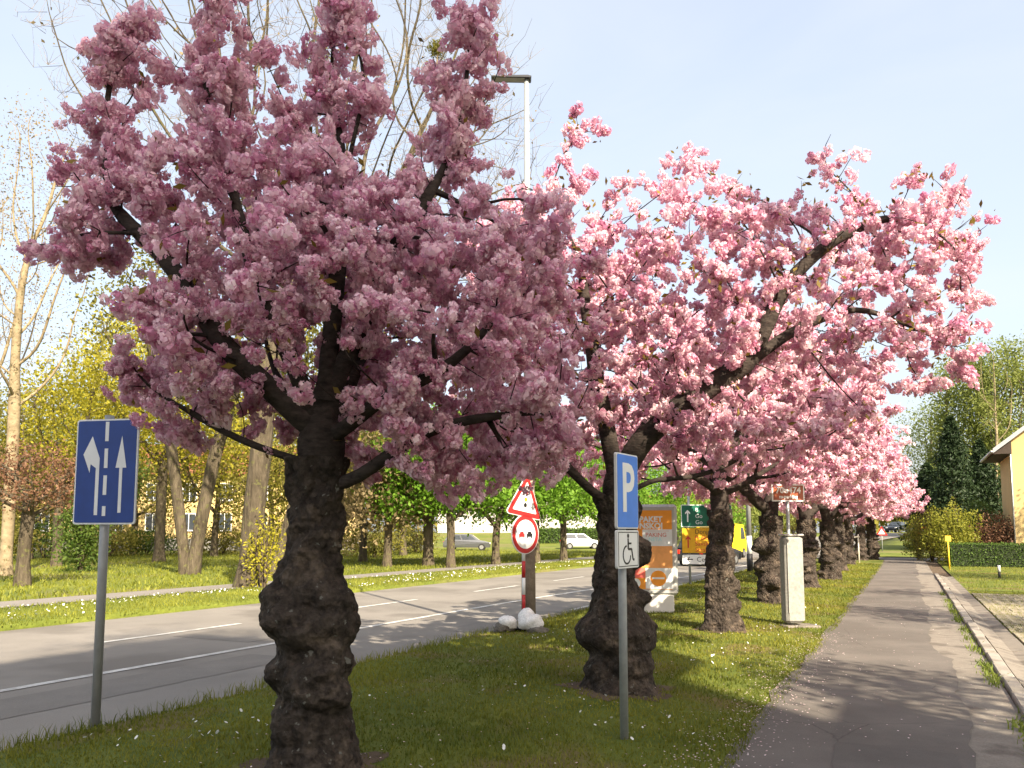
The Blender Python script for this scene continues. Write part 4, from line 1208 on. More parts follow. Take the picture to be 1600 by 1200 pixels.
# banded pole, far poles and signs, stakes, markers
bp = empty('traffic_pole', (-6.05, 35.16, 0.0), 0, 'grey pole with white band and black foot by the road behind the third cherry tree', 'pole')
MB().tube([(0, 0, -.05), (0, 0, .75)], .125, 14).build('black_foot', M['sign_black'], bp, smooth=True)
MB().tube([(0, 0, .75), (0, 0, 1.5)], .110, 14).build('white_band', M['sign_white'], bp, smooth=True)
MB().tube([(0, 0, 1.5), (0, 0, 6.4)], [.105, .075], 14).build('pole', M['grey_paint'], bp, smooth=True)
fp = empty('street_pole', (-3.3, 63.2, 0.0), 0, 'thin grey pole with dark foot across the side street', 'pole')
MB().tube([(0, 0, -.05), (0, 0, .5)], .15, 10).build('foot', M['sign_black'], fp, smooth=True)
MB().tube([(0, 0, .5), (0, 0, 4.5)], .10, 10).build('pole', M['steel'], fp, smooth=True)
for (x, y, lb, dm) in ((-1.9, 73.0, 'red-bordered triangle sign on the mound across the side street, left one', .75), (1.0, 64.5, 'red round sign on a pale post at the right edge of the mound', .62)):
    q = empty('distant_sign', (x, y, float(gz(x, y))), 0, lb, 'road sign')
    MB().tube([(0, .04, -.05), (0, .04, 1.9)], .035, 8).build('post', M['steel'], q, smooth=True)
    if dm > .7:
        MB().prism([(-.45, 1.85), (0, 1.08), (.45, 1.85)][::-1] if False else [(-.45, 1.25), (.45, 1.25), (0, 2.03)], -.02, 0).build('panel', M['sign_red'], q)
        MB().prism([(-.27, 1.36), (.27, 1.36), (0, 1.82)], -.024, -.0205).build('white_field', M['sign_white'], q)
    else:
        MB().prism([(.32 * math.cos(a), 1.75 + .32 * math.sin(a)) for a in np.arange(16) * 2 * PI / 16], -.02, 0).build('panel', M['sign_red'], q)
        MB().prism(rects(-.22, .22, 1.70, 1.80), -.024, -.0205).build('white_bar', M['sign_white'], q)
stk = empty('tree_stakes', (-2.45, 46.25, 0.0), YAW, 'pair of whitewashed wooden stakes joined by a rail beside the cherry row', 'stakes')
for x in (-.22, .12): MB().tube([(x, 0, -.05), (x * .9, 0, 1.55)], .035, 8).build('stake', M['stake'], stk, smooth=True)
MB().box((-.05, -.035, 1.42), (.42, .03, .08)).build('rail', M['stake'], stk)
gm = empty('marker_post', (1.63, 40.95, 0.0), YAW, 'thin yellow pipeline marker post with a square yellow head before the hedge', 'marker post')
MB().tube([(0, 0, -.05), (-.02, 0, 1.30)], .032, 10).build('post', M['yellow_post'], gm, smooth=True)
MB().prism(rects(-.15, .11, 1.26, 1.50), -.03, .0).build('head', M['yellow_post'], gm)
bo = empty('bollard', (2.95, 34.28, 0.0), 0, 'short white-topped dark bollard on the lawn before the hedge', 'bollard')
MB().tube([(0, 0, -.05), (0, 0, .22)], .045, 10).build('foot', M['sign_black'], bo, smooth=True)
MB().tube([(0, 0, .22), (0, 0, .46)], .05, 10).build('cap', M['sign_white'], bo, smooth=True)

# ---------------------------------------------------------------- vehicles
def car(name, label, loc, rz, paint, L=4.0, Wd=1.72, Hh=1.48, group=None, hatch=True, cat='car'):
    root = empty(name, loc, rz, label, cat, group)
    x0 = -L / 2; bl = .78
    # lower body: side profile extruded, waist pulled in
    prof = [(x0 + .05, .28), (x0 + L - .05, .28), (x0 + L, .50), (x0 + L - .05, .72), (x0 + L - .85, .90), (x0 + .25, .95), (x0, .80), (x0 - .02, .45)]
    m = MB()
    n = len(prof)
    vs = [(x, -Wd / 2 + (.06 if z < .3 or z > .85 else 0), z) for x, z in prof] + [(x, Wd / 2 - (.06 if z < .3 or z > .85 else 0), z) for x, z in prof]
    m.add(vs, [list(range(n)), list(range(2 * n - 1, n - 1, -1))] + [((i + 1) % n, i, i + n, (i + 1) % n + n) for i in range(n)])
    body = m.build('body', paint, root)
    # cabin
    r0 = x0 + (.12 if hatch else .75)
    lo = [(r0, .94), (x0 + L - .95, .895)]
    hi = [(r0 + (.35 if hatch else .45), Hh), (x0 + L - 1.75, Hh)]
    wl, wh = Wd / 2 - .07, Wd / 2 - .22
    vs = [(lo[0][0], -wl, lo[0][1]), (lo[1][0], -wl, lo[1][1]), (lo[1][0], wl, lo[1][1]), (lo[0][0], wl, lo[0][1]),
          (hi[0][0], -wh, Hh), (hi[1][0], -wh, Hh), (hi[1][0], wh, Hh), (hi[0][0], wh, Hh)]
    MB().add(vs, [(3, 2, 1, 0), (4, 5, 6, 7), (0, 1, 5, 4), (1, 2, 6, 5), (2, 3, 7, 6), (3, 0, 4, 7)]).build('cabin', paint, root)
    # windows set just proud of the cabin faces
    def pane(a, b, c, d, f0, f1, g0, g1, name='window'):
        P = [Vector(vs[i]) for i in (a, b, c, d)]
        def pt(u, v): return (P[0] * (1 - u) + P[1] * u) * (1 - v) + (P[3] * (1 - u) + P[2] * u) * v
        nrm = (P[1] - P[0]).cross(P[3] - P[0]).normalized()
        q = [pt(f0, g0), pt(f1, g0), pt(f1, g1), pt(f0, g1)]
        MB().add([tuple(v + nrm * .012) for v in q] + [tuple(v - nrm * .01) for v in q], [(0, 1, 2, 3), (7, 6, 5, 4), (0, 4, 5, 1), (1, 5, 6, 2), (2, 6, 7, 3), (3, 7, 4, 0)]).build(name, M['glass'], root)
    for (a, b, c, d) in ((0, 1, 5, 4), (2, 3, 7, 6)):
        pane(a, b, c, d, .08, .48, .14, .86); pane(a, b, c, d, .52, .92, .14, .86)
    pane(1, 2, 6, 5, .08, .92, .12, .9, 'windscreen'); pane(3, 0, 4, 7, .08, .92, .2, .88, 'rear_window')
    for x in (x0 + .78, x0 + L - .78):
        for s in (-1, 1):
            w = MB().tube([(x, s * (Wd / 2 - .19), .31), (x, s * (Wd / 2 + .012), .31)], .31, 18).build('wheel', M['rubber'], root)
            MB().tube([(x, s * (Wd / 2 + .0), .31), (x, s * (Wd / 2 + .022), .31)], .19, 12).build('rim', M['rim'], w)
    for s in (-1, 1):
        MB().bbox((x0 + L - .06, s * (Wd / 2 - .28), .66), (.12, .34, .13), .03).build('headlight', M['lamp_white'], root)
        MB().bbox((x0 + .01, s * (Wd / 2 - .20), .74), (.08, .22, .24), .03).build('tail_light', M['lamp_red'], root)
    return root
car('parked_car', 'white hatchback parked beyond the young green trees, left of the second cherry trunk', (-27.9, 71.6, float(gz(0, 71.6)) - .05), R(28), M['car_white'], 3.9)
car('parked_car', 'silver car parked behind the green lime trunks, left of the roadworks sign', (-36.6, 65.0, .0), R(25), M['car_silver'], 4.3)
car('parked_car', 'dark car parked left of the silver one behind the lime trunks', (-40.6, 61.5, .0), R(22), M['car_dark'], 4.2)
car('waiting_car', 'dark car with red tail light waiting behind the direction boards', (-9.6, 43.5, -.10), R(75), M['car_dark'], 4.3, Hh=1.55)
car('distant_car', 'dark car coming down the far road beyond the side street', (-1.2, 121, float(gz(0, 121)) - .08), R(250), M['car_dark'], 4.3)
car('distant_car', 'white car farther back on the far road beyond the side street', (2.3, 128, float(gz(0, 128)) - .08), R(70), M['car_white'], 4.2)
# yellow van seen between the third and fourth trunks
vn = empty('delivery_van', (-11.4, 56.0, -.10), R(84), 'bright yellow van on the road between the third and fourth cherry trunks', 'van')
m = MB().prism([(-2.6, .42), (2.55, .42), (2.6, .95), (2.25, 1.25), (1.65, 2.30), (-2.55, 2.40), (-2.6, 2.3)], -.95, .95).build('body', M['van_yellow'], vn)
for s in (-1, 1):
    MB().prism([(1.0, 1.30), (2.05, 1.30), (1.58, 2.1), (1.0, 2.1)], s * .955 - .006, s * .955 + .006).build('window', M['glass'], vn)
    for x in (-1.7, 1.65):
        w = MB().tube([(x, s * .72, .34), (x, s * .965, .34)], .34, 18).build('wheel', M['rubber'], vn)
        MB().tube([(x, s * .95, .34), (x, s * .975, .34)], .2, 12).build('rim', M['rim'], w)
    MB().bbox((-2.6, s * .78, 1.25), (.06, .18, .4), .02).build('tail_light', M['lamp_red'], vn)
MB().prism([(-.78, 1.35), (.78, 1.35), (.72, 2.1), (-.72, 2.1)], -.01, .01).build('rear_window', M['glass'], vn, loc=(-2.605, 0, 0), rot=(0, 0, R(-90)))

# ================================================================ BUILDINGS
def pl(b, d):
    """place at distance d ahead of the viewpoint and b*d to its right"""
    l = b * d
    return l * math.cos(YAW) - d * math.sin(YAW), l * math.sin(YAW) + d * math.cos(YAW)

def window(root, x, z, w, h, y=0.0):
    f = MB()
    t = .07
    for (cx, cz, dx, dz) in ((x, z - h / 2 + t / 2, w, t), (x, z + h / 2 - t / 2, w, t), (x - w / 2 + t / 2, z, t, h - 2 * t), (x + w / 2 - t / 2, z, t, h - 2 * t), (x, z, t * .8, h - 2 * t)):
        f.box((cx, y - .02, cz), (dx, .08, dz))
    o = f.build('window', M['frame_white'], root)
    MB().box((x, y - .005, z), (w - .1, .03, h - .1)).build('pane', M['glass'], o)
    MB().box((x, y - .06, z - h / 2 - .035), (w + .12, .16, .05)).build('sill', M['zinc'], o)

# yellow house behind the hedge
hs = empty('yellow_house', (4.95, 48.0, 0), 0, 'yellow rendered house with overhanging eaves behind the hedge at the right edge', 'house')
wd, dp_, ev = 9.4, 5.6, 6.35
MB().prism([(0, -.1), (wd, -.1), (wd, ev), (wd / 2, ev + 3.7), (0, ev)], 0, dp_).build('wall', M['house_wall'], hs)
k = 3.7 / (wd / 2); ov = .85
rf = MB()
for s in (0, 1):
    pts = [(-ov, ev - ov * k), (wd / 2, ev + 3.7), (wd / 2, ev + 3.7 + .2), (-ov, ev - ov * k + .2)]
    if s: pts = [(wd - x, z) for x, z in pts][::-1]
    rf.prism(pts, -.55, dp_ + .4)
ro = rf.build('roof', M['roof'], hs, loc=(0, 0, .01))
MB().prism([(-ov + .02, ev - ov * k - .02), (-.01, ev - .03), (-.01, ev - ov * k - .02)], -.35, dp_ + .2).build('soffit', M['eave_wood'], hs)
MB().tube([(-ov - .06, -.6, ev - ov * k + .08), (-ov - .06, dp_ + .4, ev - ov * k + .08)], .07, 10).build('roof_gutter', M['zinc'], ro, smooth=True)
MB().tube([(-.05, -.04, 0), (-.05, -.04, ev - .45), (-.45, -.1, ev - .55), (-ov, -.15, ev - ov * k + .05)], .04, 8).build('downpipe', M['zinc'], hs, smooth=True)
MB().prism([(-.85, ev - ov * k), (-.85, ev - ov * k + .24), (wd / 2, ev + 3.92), (wd / 2, ev + 3.68)][::-1], -.62, -.56).build('barge_board', M['zinc'], ro)
window(hs, 2.1, 1.9, 1.2, 1.4); window(hs, 5.4, 1.9, 1.2, 1.4); window(hs, 2.1, 4.6, 1.2, 1.4)

# long yellow building in the park
X, Y = pl(-.40, 74)
yb = empty('yellow_building', (X, Y, .1), YAW + R(6), 'long pale yellow building with white windows behind the park trees', 'building')
MB().box((0, 4, 3.9), (30, 8, 5.8)).build('wall', M['house_wall'], yb)
MB().box((0, 4, .45), (30.2, 8.2, 1.1)).build('base_course', M['house_base'], yb)
MB().prism([(-15.6, 6.8), (15.6, 6.8), (15.6, 7.05), (12, 9.6), (-12, 9.6), (-15.6, 7.05)], -.6, 8.6).build('roof', M['roof'], yb)
for i in range(9):
    window(yb, -13 + i * 3.2, 2.5, 1.3, 1.6, 0); window(yb, -13 + i * 3.2, 5.3, 1.3, 1.6, 0)
X, Y = pl(.04, 128)
wb = empty('pale_building', (X, Y, float(gz(X, Y))), YAW, 'low pale building far behind the young green trees', 'building')
MB().box((0, 5, 2.6), (34, 10, 5.4)).build('wall', M['pale_wall'], wb)
MB().prism([(-17.5, 5.3), (17.5, 5.3), (17.5, 5.6), (14, 7.6), (-14, 7.6), (-17.5, 5.6)], -.6, 10.6).build('roof', M['roof'], wb)
for i in range(8): window(wb, -14 + i * 4, 3.0, 1.4, 1.5, 0)
# block of flats on the right behind the viewpoint: it shades the foreground
fb = empty('apartment_building', (9.0, -24.0, 0), 0, 'tall block of flats beside the footpath, right of and behind the viewpoint', 'building')
BH, BY = 17.8, 18.3
MB().box((3.5, BY / 2, BH / 2 - .1), (7, BY, BH + .2)).build('wall', M['pale_wall'], fb)
MB().prism([(-.5, BH), (7.5, BH), (7.5, BH + .25), (-.5, BH + .25)], -.5, BY + .3).build('roof', M['house_base'], fb)
for fl in range(5):
    for i in range(8):
        o = MB().box((-.03, 2 + i * 3.2, 2.0 + fl * 3.1), (.08, 1.5, 1.5)).build('window', M['frame_white'], fb)
        MB().box((-.06, 2 + i * 3.2, 2.0 + fl * 3.1), (.06, 1.34, 1.34)).build('pane', M['glass'], o)

# ================================================================ BACKGROUND TREES AND SHRUBS
def tree(name, loc, ells, tr, h0, seed, nattr, nleaf, lsize, leaf, bark, label, cat='tree', group=None, step=.5, di=4.0, tip=.012, lean=(0, 0), stems=1, clump=.28, aspect=.6, up=.1, spread=.0, expo=2.2):
    rg = np.random.default_rng(seed)
    root = empty(name, loc, YAW, label, cat, group)
    A = in_ell(rg, ells, nattr)
    st = []
    for s in range(stems):
        b0 = len(st)
        n_ = max(3, int(h0 / step) + 1)
        sx = (s - (stems - 1) / 2) * spread
        for i in range(n_):
            f = i / (n_ - 1)
            st.append(((lean[0] * f + sx * (.15 + f) + rg.normal(0, .02 * tr * 5) * (i > 0), lean[1] * f + rg.normal(0, .02 * tr * 5) * (i > 0), -.1 + (h0 + .1) * f), -1 if i == 0 else b0 + i - 1))
    P, par = colonize(A, st, step, di, step * 1.3, 70, rg, up=up, jit=.16)
    r = radii(P, par, tip, expo)
    k = (tr - tip) / max(r[0] - tip, 1e-3)
    r = tip + (r - tip) * k
    foot = P[:, 2] < .9
    r = np.where(foot, r * (1 + .45 * np.clip(1 - P[:, 2] / .9, 0, 1) ** 1.5), r)
    chs = chains(P, par, r)
    main = [c for c in chs if par[c[0]] < 0]; oth = [c for c in chs if par[c[0]] >= 0]
    for c in main:
        V, F = tubes_from(P, r, [c])
        obj('trunk', mesh_np('trunk', V, F, bark, smooth=True), root)
    V, F = tubes_from(P, r, oth)
    if V is not None: tag(obj('branches', mesh_np('branches', V, F, bark, smooth=True), root), kind='stuff')
    if nleaf:
        thin = np.where((P[:, 2] > h0 * .6) & (r < tip * 3.2))[0]
        li = rg.choice(thin, nleaf)
        V, F = leaves_np(P[li] + rg.normal(0, clump, (nleaf, 3)), lsize, rg, aspect, .2, .6)
        # tint varies clump by clump and leaf by leaf
        ti = np.clip(rg.beta(2, 2, nleaf) * .7 + .3 * rg.uniform(0, 1, len(P))[li], 0, 1)
        tag(obj('crown', mesh_np('crown', V, F, leaf, attrs={'tint': ti}), root), kind='stuff')
    return root, P, r

def gp(b, d):
    X, Y = pl(b, d)
    return (X, Y, float(gz(X, Y)) - .05)

# tall bare tree rising behind the nearest cherry
bt, P, r = tree('bare_tree', gp(-.328, 24.6), [(2.0, 0, 16, 6.5, 6, 7.5), (-3.5, 0, 18, 4, 4, 6), (6, 0, 14, 3.5, 4, 5), (0, 0, 22, 5, 5, 4)], .33, 7.0, 61, 2300, 900, .12, M['buff_leaf'], M['tree_bark'],
     'tall still-bare tree with fine yellowish twigs above the nearest cherry tree', 'tree', None, .42, 3.0, .008, lean=(.5, 0), clump=.15, expo=1.95)
tw = np.where(r < .012)[0]
rg = np.random.default_rng(9)
Vs, Fs, n0 = [], [], 0
for q in rg.choice(tw, 4200):
    d = rg.normal(size=3); d[2] = abs(d[2]) * .8 + .2; d /= np.linalg.norm(d); L = rg.uniform(.35, 1.1)
    pts = np.array([P[q], P[q] + d * L * .5 + rg.normal(0, .05, 3), P[q] + d * L + rg.normal(0, .1, 3) + np.array([0, 0, .1])])
    V, F = tube_np(pts, np.array([.007, .005, .003]), 3)
    Vs.append(V); Fs.append(F + n0); n0 += len(V)
tag(obj('twigs', mesh_np('twigs', np.concatenate(Vs), np.concatenate(Fs), M['pale_bark']), bt), kind='stuff')
for (bx_, d_, z_, rr, lb) in ((-.333, 24.6, 17.0, .26, 'mistletoe ball in the bare tree top, left one'), (-.257, 24.4, 17.0, .36, 'larger mistletoe ball in the middle of the bare tree top'), (-.099, 24.5, 17.2, .22, 'small mistletoe ball at the right of the bare tree top')):
    X, Y = pl(bx_, d_)
    c = empty('mistletoe', (X, Y, z_), 0, lb, 'mistletoe', 'mistletoe balls in the bare tree')
    C = rg.normal(0, rr * .55, (700, 3))
    V, F = leaves_np(C, .11, rg, .35, 0)
    tag(obj('leaves', mesh_np('leaves', V, F, M['olive_leaf'], attrs={'tint': rg.uniform(0, .5, 700)}), c), kind='stuff')
    st_ = MB()
    st_.tube([(0, 0, -.7), (0.02, 0, -.2), (0, 0, .25)], [.03, .02, .008], 6).build('stalk', M['pale_bark'], c)

tree('forked_tree', gp(-.400, 32.2), [(-1, 0, 10, 3.2, 3.5, 4), (1.8, 0, 9, 3, 3, 4)], .22, 4.4, 62, 460, 9000, .17, M['olive_leaf'], M['tree_bark'], 'stout forked tree on the park lawn, two stems from one foot', stems=2, spread=1.3, clump=.5)
tree('leaning_tree', gp(-.296, 30.7), [(2.2, 0, 9, 3, 3.5, 4)], .22, 4.2, 63, 360, 7000, .17, M['olive_leaf'], M['tree_bark'], 'tree leaning right just behind the nearest cherry trunk', lean=(1.1, 0), clump=.5)
tree('yellow_maple', gp(-.438, 46), [(-1.0, 0, 10.5, 4.2, 4, 4.6), (1.5, 0, 8, 3.5, 3.5, 3)], .28, 4.0, 64, 600, 15000, .20, M['yellow_leaf'], M['tree_bark'], 'bright yellow-green maple behind the lane arrow sign', clump=.55)
tree('yellow_maple', gp(-.565, 40), [(1.0, 0, 7.5, 3.0, 3, 3.6)], .22, 2.6, 84, 400, 8000, .18, M['yellow_leaf'], M['tree_bark'], 'smaller yellow-leaved maple directly behind the top of the lane arrow sign', clump=.5)
tree('slender_tree', gp(-.628, 31), [(0, 0, 13, 2.6, 3, 6.5), (1.5, 0, 15, 2.2, 2, 3)], .22, 7.0, 65, 700, 3600, .10, M['buff_leaf'], M['pale_bark'], 'slender pale-barked tree with buff buds at the left edge', tip=.008, step=.4, clump=.35, expo=1.85)
tree('slender_tree', gp(-.70, 38), [(0, 0, 14, 3.6, 3, 7)], .22, 7.0, 66, 600, 3600, .11, M['buff_leaf'], M['pale_bark'], 'thin budding tree half outside the left edge', tip=.008, step=.45, clump=.35, expo=1.85)
tree('red_leaf_tree', gp(-.606, 25.2), [(0, 0, 3.3, 1.9, 1.8, 1.15), (-1.5, 0, 3.6, 1.2, 1.2, .8)], .19, 1.7, 67, 420, 5200, .10, M['red_leaf'], M['tree_bark'], 'small red-leaved tree at the left edge of the park', clump=.2, step=.25, di=2)
for k, (b, d, h, w, mt, lb) in enumerate((
        (-.60, 50, 11, 4.5, 'olive_leaf', 'olive-leaved park tree behind the red-leaved tree'),
        (-.53, 58, 13, 4.5, 'green_leaf', 'dark green park tree behind the lane arrow sign post'),
        (-.47, 64, 12, 5.0, 'olive_leaf', 'olive park tree left of the bright yellow maple trunk'),
        (-.37, 56, 12, 4.5, 'olive_leaf', 'olive park tree between the forked tree and the bare tree'),
        (-.30, 62, 13, 5.0, 'yellow_leaf', 'yellowish park tree behind the leaning tree'),
        (-.245, 52, 11, 4.2, 'olive_leaf', 'olive park tree hidden behind the nearest cherry trunk'),
        (-.185, 46, 10, 3.6, 'olive_leaf', 'olive park tree just right of the nearest cherry trunk'),
        (-.135, 58, 11, 4.2, 'buff_leaf', 'buff-leaved thin tree left of the lime row'),
        (-.66, 60, 14, 5.0, 'olive_leaf', 'tall olive tree at the far left edge'),
        (-.57, 72, 15, 6.0, 'buff_leaf', 'buff-leaved tree far behind the park at left'),
        (-.33, 84, 14, 6.0, 'olive_leaf', 'olive tree standing behind the yellow building'),
        (-.155, 39, 8, 2.4, 'buff_leaf', 'slim budding tree between the nearest cherry trunk and the first lime'))):
    tree('park_tree', gp(b, d), [(0, 0, h * .62, w * .8, w * .8, h * .36), (w * .4, 0, h * .42, w * .5, w * .6, h * .22), (-w * .4, 0, h * .45, w * .5, w * .6, h * .22)], .13 + d * .0016, h * .2, 700 + k, 280, 6200, .19 + d * .0012, M[mt], M['tree_bark'], lb, 'tree', 'park trees across the road', step=.6, clump=.62)
nm = ('first', 'second', 'third', 'fourth', 'fifth', 'sixth', 'seventh')
for k, (b, d, w) in enumerate(((-.104, 39.4, 2.6), (-.076, 38.0, 2.4), (-.020, 41.8, 2.6), (.030, 43.8, 2.6), (.064, 47.4, 2.7), (.110, 52.5, 2.8), (.165, 60, 3))):
    tree('lime_tree', gp(b, d), [(0, 0, 5.2, w * 1.25, w * 1.2, 2.6), (w * .6, 0, 3.5, w * .8, w * .7, 1.1), (-w * .6, 0, 3.4, w * .8, w * .7, 1.1)], .19 if k else .24, 2.0, 800 + k, 420, 11000, .20, M['lime_leaf'], M['tree_bark'], nm[k] + ' bright green lime tree from the left in the row across the road', 'tree', 'lime trees across the road', step=.35, clump=.34, di=3)

def shrub(name, loc, w, h, seed, leaf, nleaf, lsize, label, group=None, cat='shrub', shape=1.0, nst=9):
    rg = np.random.default_rng(seed)
    root = empty(name, loc, YAW, label, cat, group)
    m = MB()
    tips = []
    for i in range(nst):
        a = rg.uniform(0, 6.28); q = rg.uniform(.2, .9) * w * .7
        e = np.array([math.cos(a) * q, math.sin(a) * q, h * rg.uniform(.65, .95)])
        m.tube([(math.cos(a) * .05, math.sin(a) * .05, -.05), tuple(e * .5 + np.array([0, 0, .1 * h])), tuple(e)], [.035, .022, .008], 5)
    tag(m.build('stems', M['bush_bark'], root), kind='stuff')
    d = rg.normal(size=(nleaf, 3)); d /= np.linalg.norm(d, axis=1)[:, None]
    lump = 1 + .16 * np.sin(d @ rg.normal(size=3) * 5 + 1) + .14 * np.sin(d @ rg.normal(size=3) * 9) + .1 * np.sin(d @ rg.normal(size=3) * 15)
    rr = rg.uniform(0, 1, nleaf) ** .4 * lump
    C = d * rr[:, None] * np.array([w, w, h * .52]) + np.array([0, 0, h * .5])
    C = C[C[:, 2] > .02]
    V, F = leaves_np(C, lsize, rg, .5, -.15, .4)
    tag(obj('crown', mesh_np('crown', V, F, leaf, attrs={'tint': rg.beta(2, 2, len(C))}), root), kind='stuff')
    return root
shrub('shoots', gp(-.308, 24.0), .75, 2.2, 31, M['yellow_leaf'], 900, .11, 'yellow-green shoots growing at the foot of the bare tree trunk')
shrub('ivy_shrub', gp(-.535, 34.0), 1.0, 3.4, 32, M['green_leaf'], 4200, .15, 'dark green upright shrub right behind the lane sign post')
PARK = ('olive low shrub under the red-leaved tree at the left edge', 'green low shrub left of the lane sign post', 'olive low shrub just right of the lane sign post', 'green low shrub at the foot of the bright yellow maple',
        'olive low shrub between the forked tree and the bare tree', 'olive low shrub behind the leaning tree', 'buff low shrub hidden behind the nearest cherry trunk', 'olive low shrub just right of the nearest cherry trunk',
        'olive low shrub far behind the first lime tree', 'green low shrub outermost at the left edge of the park')
for k, (b, d, w, h, mt) in enumerate(((-.64, 46, 2.4, 2.4, 'olive_leaf'), (-.58, 52, 2.6, 2.8, 'green_leaf'), (-.50, 56, 2.4, 2.2, 'olive_leaf'), (-.455, 60, 2.4, 2.0, 'green_leaf'), (-.36, 60, 2.6, 2.2, 'olive_leaf'), (-.29, 54, 2.4, 2.6, 'olive_leaf'), (-.215, 58, 2.4, 2.4, 'buff_leaf'), (-.17, 54, 2.2, 2.2, 'olive_leaf'), (-.12, 66, 2.5, 2.4, 'olive_leaf'), (-.69, 44, 2.2, 2.6, 'green_leaf'))):
    shrub('park_shrub', gp(b, d), w, h, 900 + k, M[mt], 2600, .19, PARK[k], 'low shrubs in the park')
for k, (b, d, w, h, mt, lb) in enumerate(((.245, 84, 3.5, 4.5, 'lime_leaf', 'fresh green bush beyond the yellow van'), (.30, 88, 4, 5, 'pale_leaf', 'pale green bush beyond the junction, right of the yellow van'), (.205, 92, 4, 6, 'olive_leaf', 'olive bush beyond the direction boards'), (.35, 100, 4, 5.5, 'olive_leaf', 'olive bush far behind the parking pillar'))):
    shrub('roadside_bush', gp(b, d), w, h, 940 + k, M[mt], 3600, .32, lb)
for k, (b, d, w, h, mt, lb, n_) in enumerate(((.548, 41.5, 1.25, 3.2, 'spring_leaf', 'tall yellow-green shrub behind the left end of the hedge', 5200), (.522, 47.0, 1.2, 3.0, 'olive_leaf', 'olive shrub at the corner of the side street left of the hedge', 4200), (.603, 42.0, 1.2, 2.6, 'red_leaf', 'reddish shrub behind the hedge against the yellow house', 4200), (.586, 45.5, 1.3, 3.6, 'green_leaf', 'green shrub between the yellow-green shrub and the house', 4200), (.505, 51.5, 1.0, 2.6, 'spring_leaf', 'small yellow-green bush where the side street meets the footpath', 2600))):
    shrub('garden_shrub', gp(b, d), w, h, 960 + k, M[mt], n_, .13, lb)

# clipped hedge
hg = empty('hedge', (1.82, 44.8, 0), 0, 'low clipped green hedge in front of the yellow house', 'hedge')
MB().box((5.2, .55, .53), (10.3, 1.0, 1.04)).build('core', M['hedge_core'], hg)
rg = np.random.default_rng(77)
k = 15000
C = np.stack([rg.uniform(0, 10.4, k), rg.uniform(0, 1.1, k), rg.uniform(0.02, 1.13, k)], -1)
f = rg.integers(0, 5, k)
C[f <= 1, 1] = rg.normal(.03, .025, (f <= 1).sum()); C[f == 2, 2] = rg.normal(1.09, .025, (f == 2).sum()); C[f == 3, 0] = rg.normal(.03, .03, (f == 3).sum())
V, F = leaves_np(C, .075, rg, .55, 0)
tag(obj('leaves', mesh_np('leaves', V, F, M['hedge_leaf'], attrs={'tint': rg.beta(2, 2, k)}), hg), kind='stuff')
X, Y = pl(.075, 90)
h2 = empty('far_hedge', (X, Y, float(gz(X, Y)) - .1), YAW, 'far green hedge behind the white parked hatchback', 'hedge')
MB().box((0, 0, .8), (11, 1.2, 1.5)).build('core', M['hedge_core'], h2)
C = np.stack([rg.uniform(-5.6, 5.6, 5000), rg.normal(-.62, .08, 5000), rg.uniform(0, 1.65, 5000)], -1)
C[:1500, 1] = rg.uniform(-.65, .65, 1500); C[:1500, 2] = rg.normal(1.58, .06, 1500)
V, F = leaves_np(C, .22, rg, .6, 0)
tag(obj('leaves', mesh_np('leaves', V, F, M['hedge_leaf'], attrs={'tint': rg.beta(2, 2, 5000)}), h2), kind='stuff')

# dark conifers and pale tall trees at the right
def conifer(loc, h, w, seed, label):
    rg = np.random.default_rng(seed)
    root = empty('conifer', loc, YAW, label, 'tree', 'dark conifers at the right')
    MB().tube([(0, 0, -.1), (0, 0, h * .5), (0, 0, h * .98)], [.22, .14, .02], 10).build('trunk', M['bush_bark'], root, smooth=True)
    n_ = 11000
    t = rg.uniform(0, 1, n_) ** .8
    a = rg.uniform(0, 6.28, n_)
    prof = np.sin(np.clip((1 - t) * 1.25, 0, 1) * PI / 2) ** .8 * (.8 + .2 * np.sin(t * 45 + 2 * np.sin(a * 3)))
    q = w * prof * rg.uniform(.35, 1.05, n_)
    C = np.stack([np.cos(a) * q, np.sin(a) * q, .2 + t * (h - .2) - .12 * q], -1)
    V, F = leaves_np(C, .30, rg, .4, .5)
    tag(obj('crown', mesh_np('crown', V, F, M['conifer_leaf'], attrs={'tint': rg.beta(2, 2, n_)}), root), kind='stuff')
conifer(gp(.552, 64), 10.8, 2.3, 51, 'tallest dark conifer left of the yellow house')
conifer(gp(.520, 68), 7.2, 2.4, 52, 'shorter dark conifer at the left of the tallest one')
conifer(gp(.588, 66), 9.0, 2.3, 53, 'dark conifer between the tallest one and the yellow house')
tree('poplar', gp(.575, 88), [(0, 0, 13, 4.0, 4, 8), (0, 0, 8, 4.5, 4, 5)], .4, 4, 54, 700, 21000, .30, M['pale_leaf'], M['tree_bark'], 'tall pale green tree above the dark conifers', step=.8, di=5, clump=.7)
tree('poplar', gp(.635, 84), [(0, 0, 13, 4.5, 4, 8), (0, 0, 8, 4.5, 4, 5)], .4, 4, 55, 700, 21000, .30, M['pale_leaf'], M['tree_bark'], 'tall pale green tree behind the roof of the yellow house', step=.8, di=5, clump=.7)
tree('poplar', gp(.530, 98), [(0, 0, 10, 4.0, 4, 6)], .4, 3, 56, 420, 6500, .26, M['pale_leaf'], M['tree_bark'], 'lower pale green tree left of the two tall ones, beside the last blossom', step=.8, di=5, clump=.8)
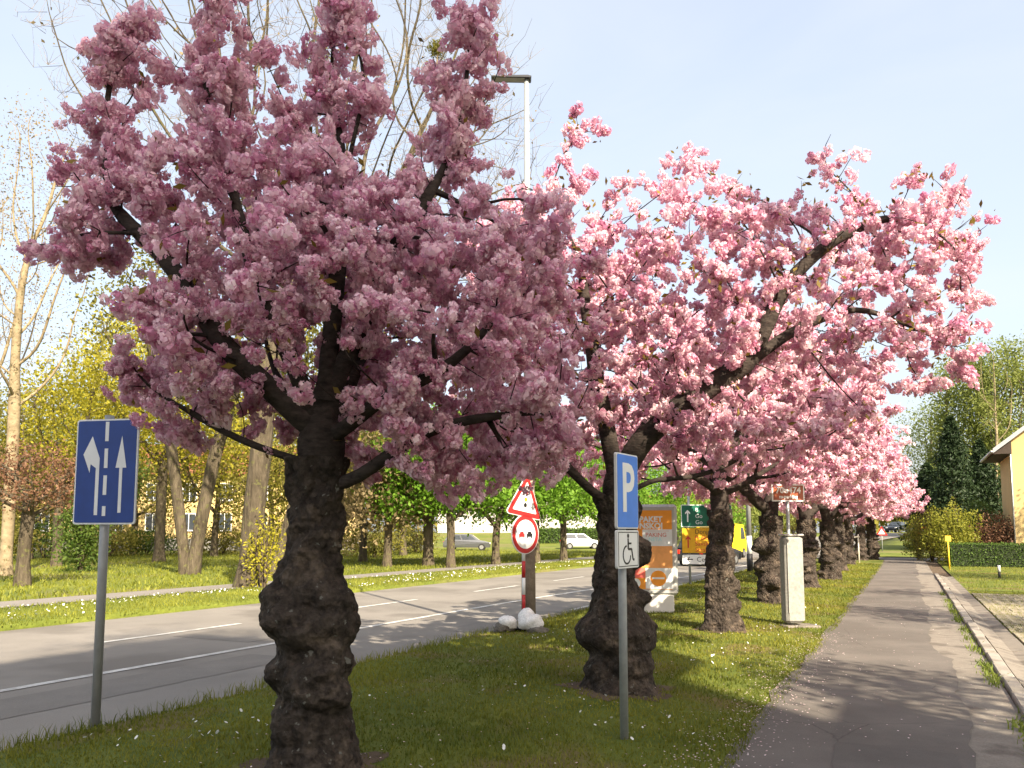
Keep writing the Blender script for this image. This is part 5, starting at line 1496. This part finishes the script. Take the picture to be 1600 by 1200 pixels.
tree('birch', gp(.607, 66), [(.3, 0, 13, 1.6, 1.6, 4.5)], .11, 7, 57, 260, 1100, .14, M['pale_leaf'], M['pale_bark'], 'pale-stemmed birch rising behind the eaves of the yellow house', step=.5, tip=.012, clump=.4)
# woodland on the horizon
rg = np.random.default_rng(88)
Vs, Fs, Ts, n0 = [], [], [], 0
for i in range(90):
    b = rg.uniform(-.75, .75); d = rg.uniform(170, 260)
    X, Y = pl(b, d); h = rg.uniform(9, 15); w = rg.uniform(4, 7); z0 = float(gz(X, Y))
    dd = rg.normal(size=(420, 3)); dd /= np.linalg.norm(dd, axis=1)[:, None]
    C = dd * (rg.uniform(0, 1, 420) ** .4)[:, None] * np.array([w, w, h * .5]) + np.array([X, Y, z0 + h * .5])
    V, F = leaves_np(C, 1.5, rg, .7, 0)
    Vs.append(V); Fs.append(F + n0); n0 += len(V); Ts.append(np.clip(rg.uniform(0, 1) + rg.normal(0, .2, 420), 0, 1))
tag(obj('distant_woodland', mesh_np('distant_woodland', np.concatenate(Vs), np.concatenate(Fs), M['olive_leaf'], attrs={'tint': np.concatenate(Ts)})), 'far-off belt of trees along the horizon', 'woodland', kind='stuff')
# garden trees right of the footpath, outside the frame: their thin crowns dapple it
for k, (x, y, h, w) in enumerate(((7.2, 3.9, 8.6, 1.5), (7.6, 12.4, 8.6, 1.5), (8.4, 18.5, 8.6, 1.8), (9.5, 30, 8.6, 2.0), (11, 43, 9, 2.4))):
    tree('garden_tree', (x, y, -.02), [(0, 0, h * .66, w, w, h * .30)], .16, h * .3, 1000 + k, 260, 2600, .16, M['green_leaf'], M['tree_bark'], 'thin garden tree right of the footpath beyond the right edge, ' + nm[k] + ' from the viewpoint', 'tree', 'garden trees right of the footpath', step=.4, clump=.3)
tree('added_shade_tree', (18.2, -13.4, 0), [(0, 0, 23.0, 2.3, 2.3, 4.2), (.8, 0, 19, 2.2, 2.2, 3)], .34, 9.0, 1010, 420, 4200, .24, M['green_leaf'], M['tree_bark'], 'tall unseen poplar added behind the block of flats to dapple its shadow edge', step=.6, clump=.4)  # unseen tree, added only to break the straight roof shadow on the road
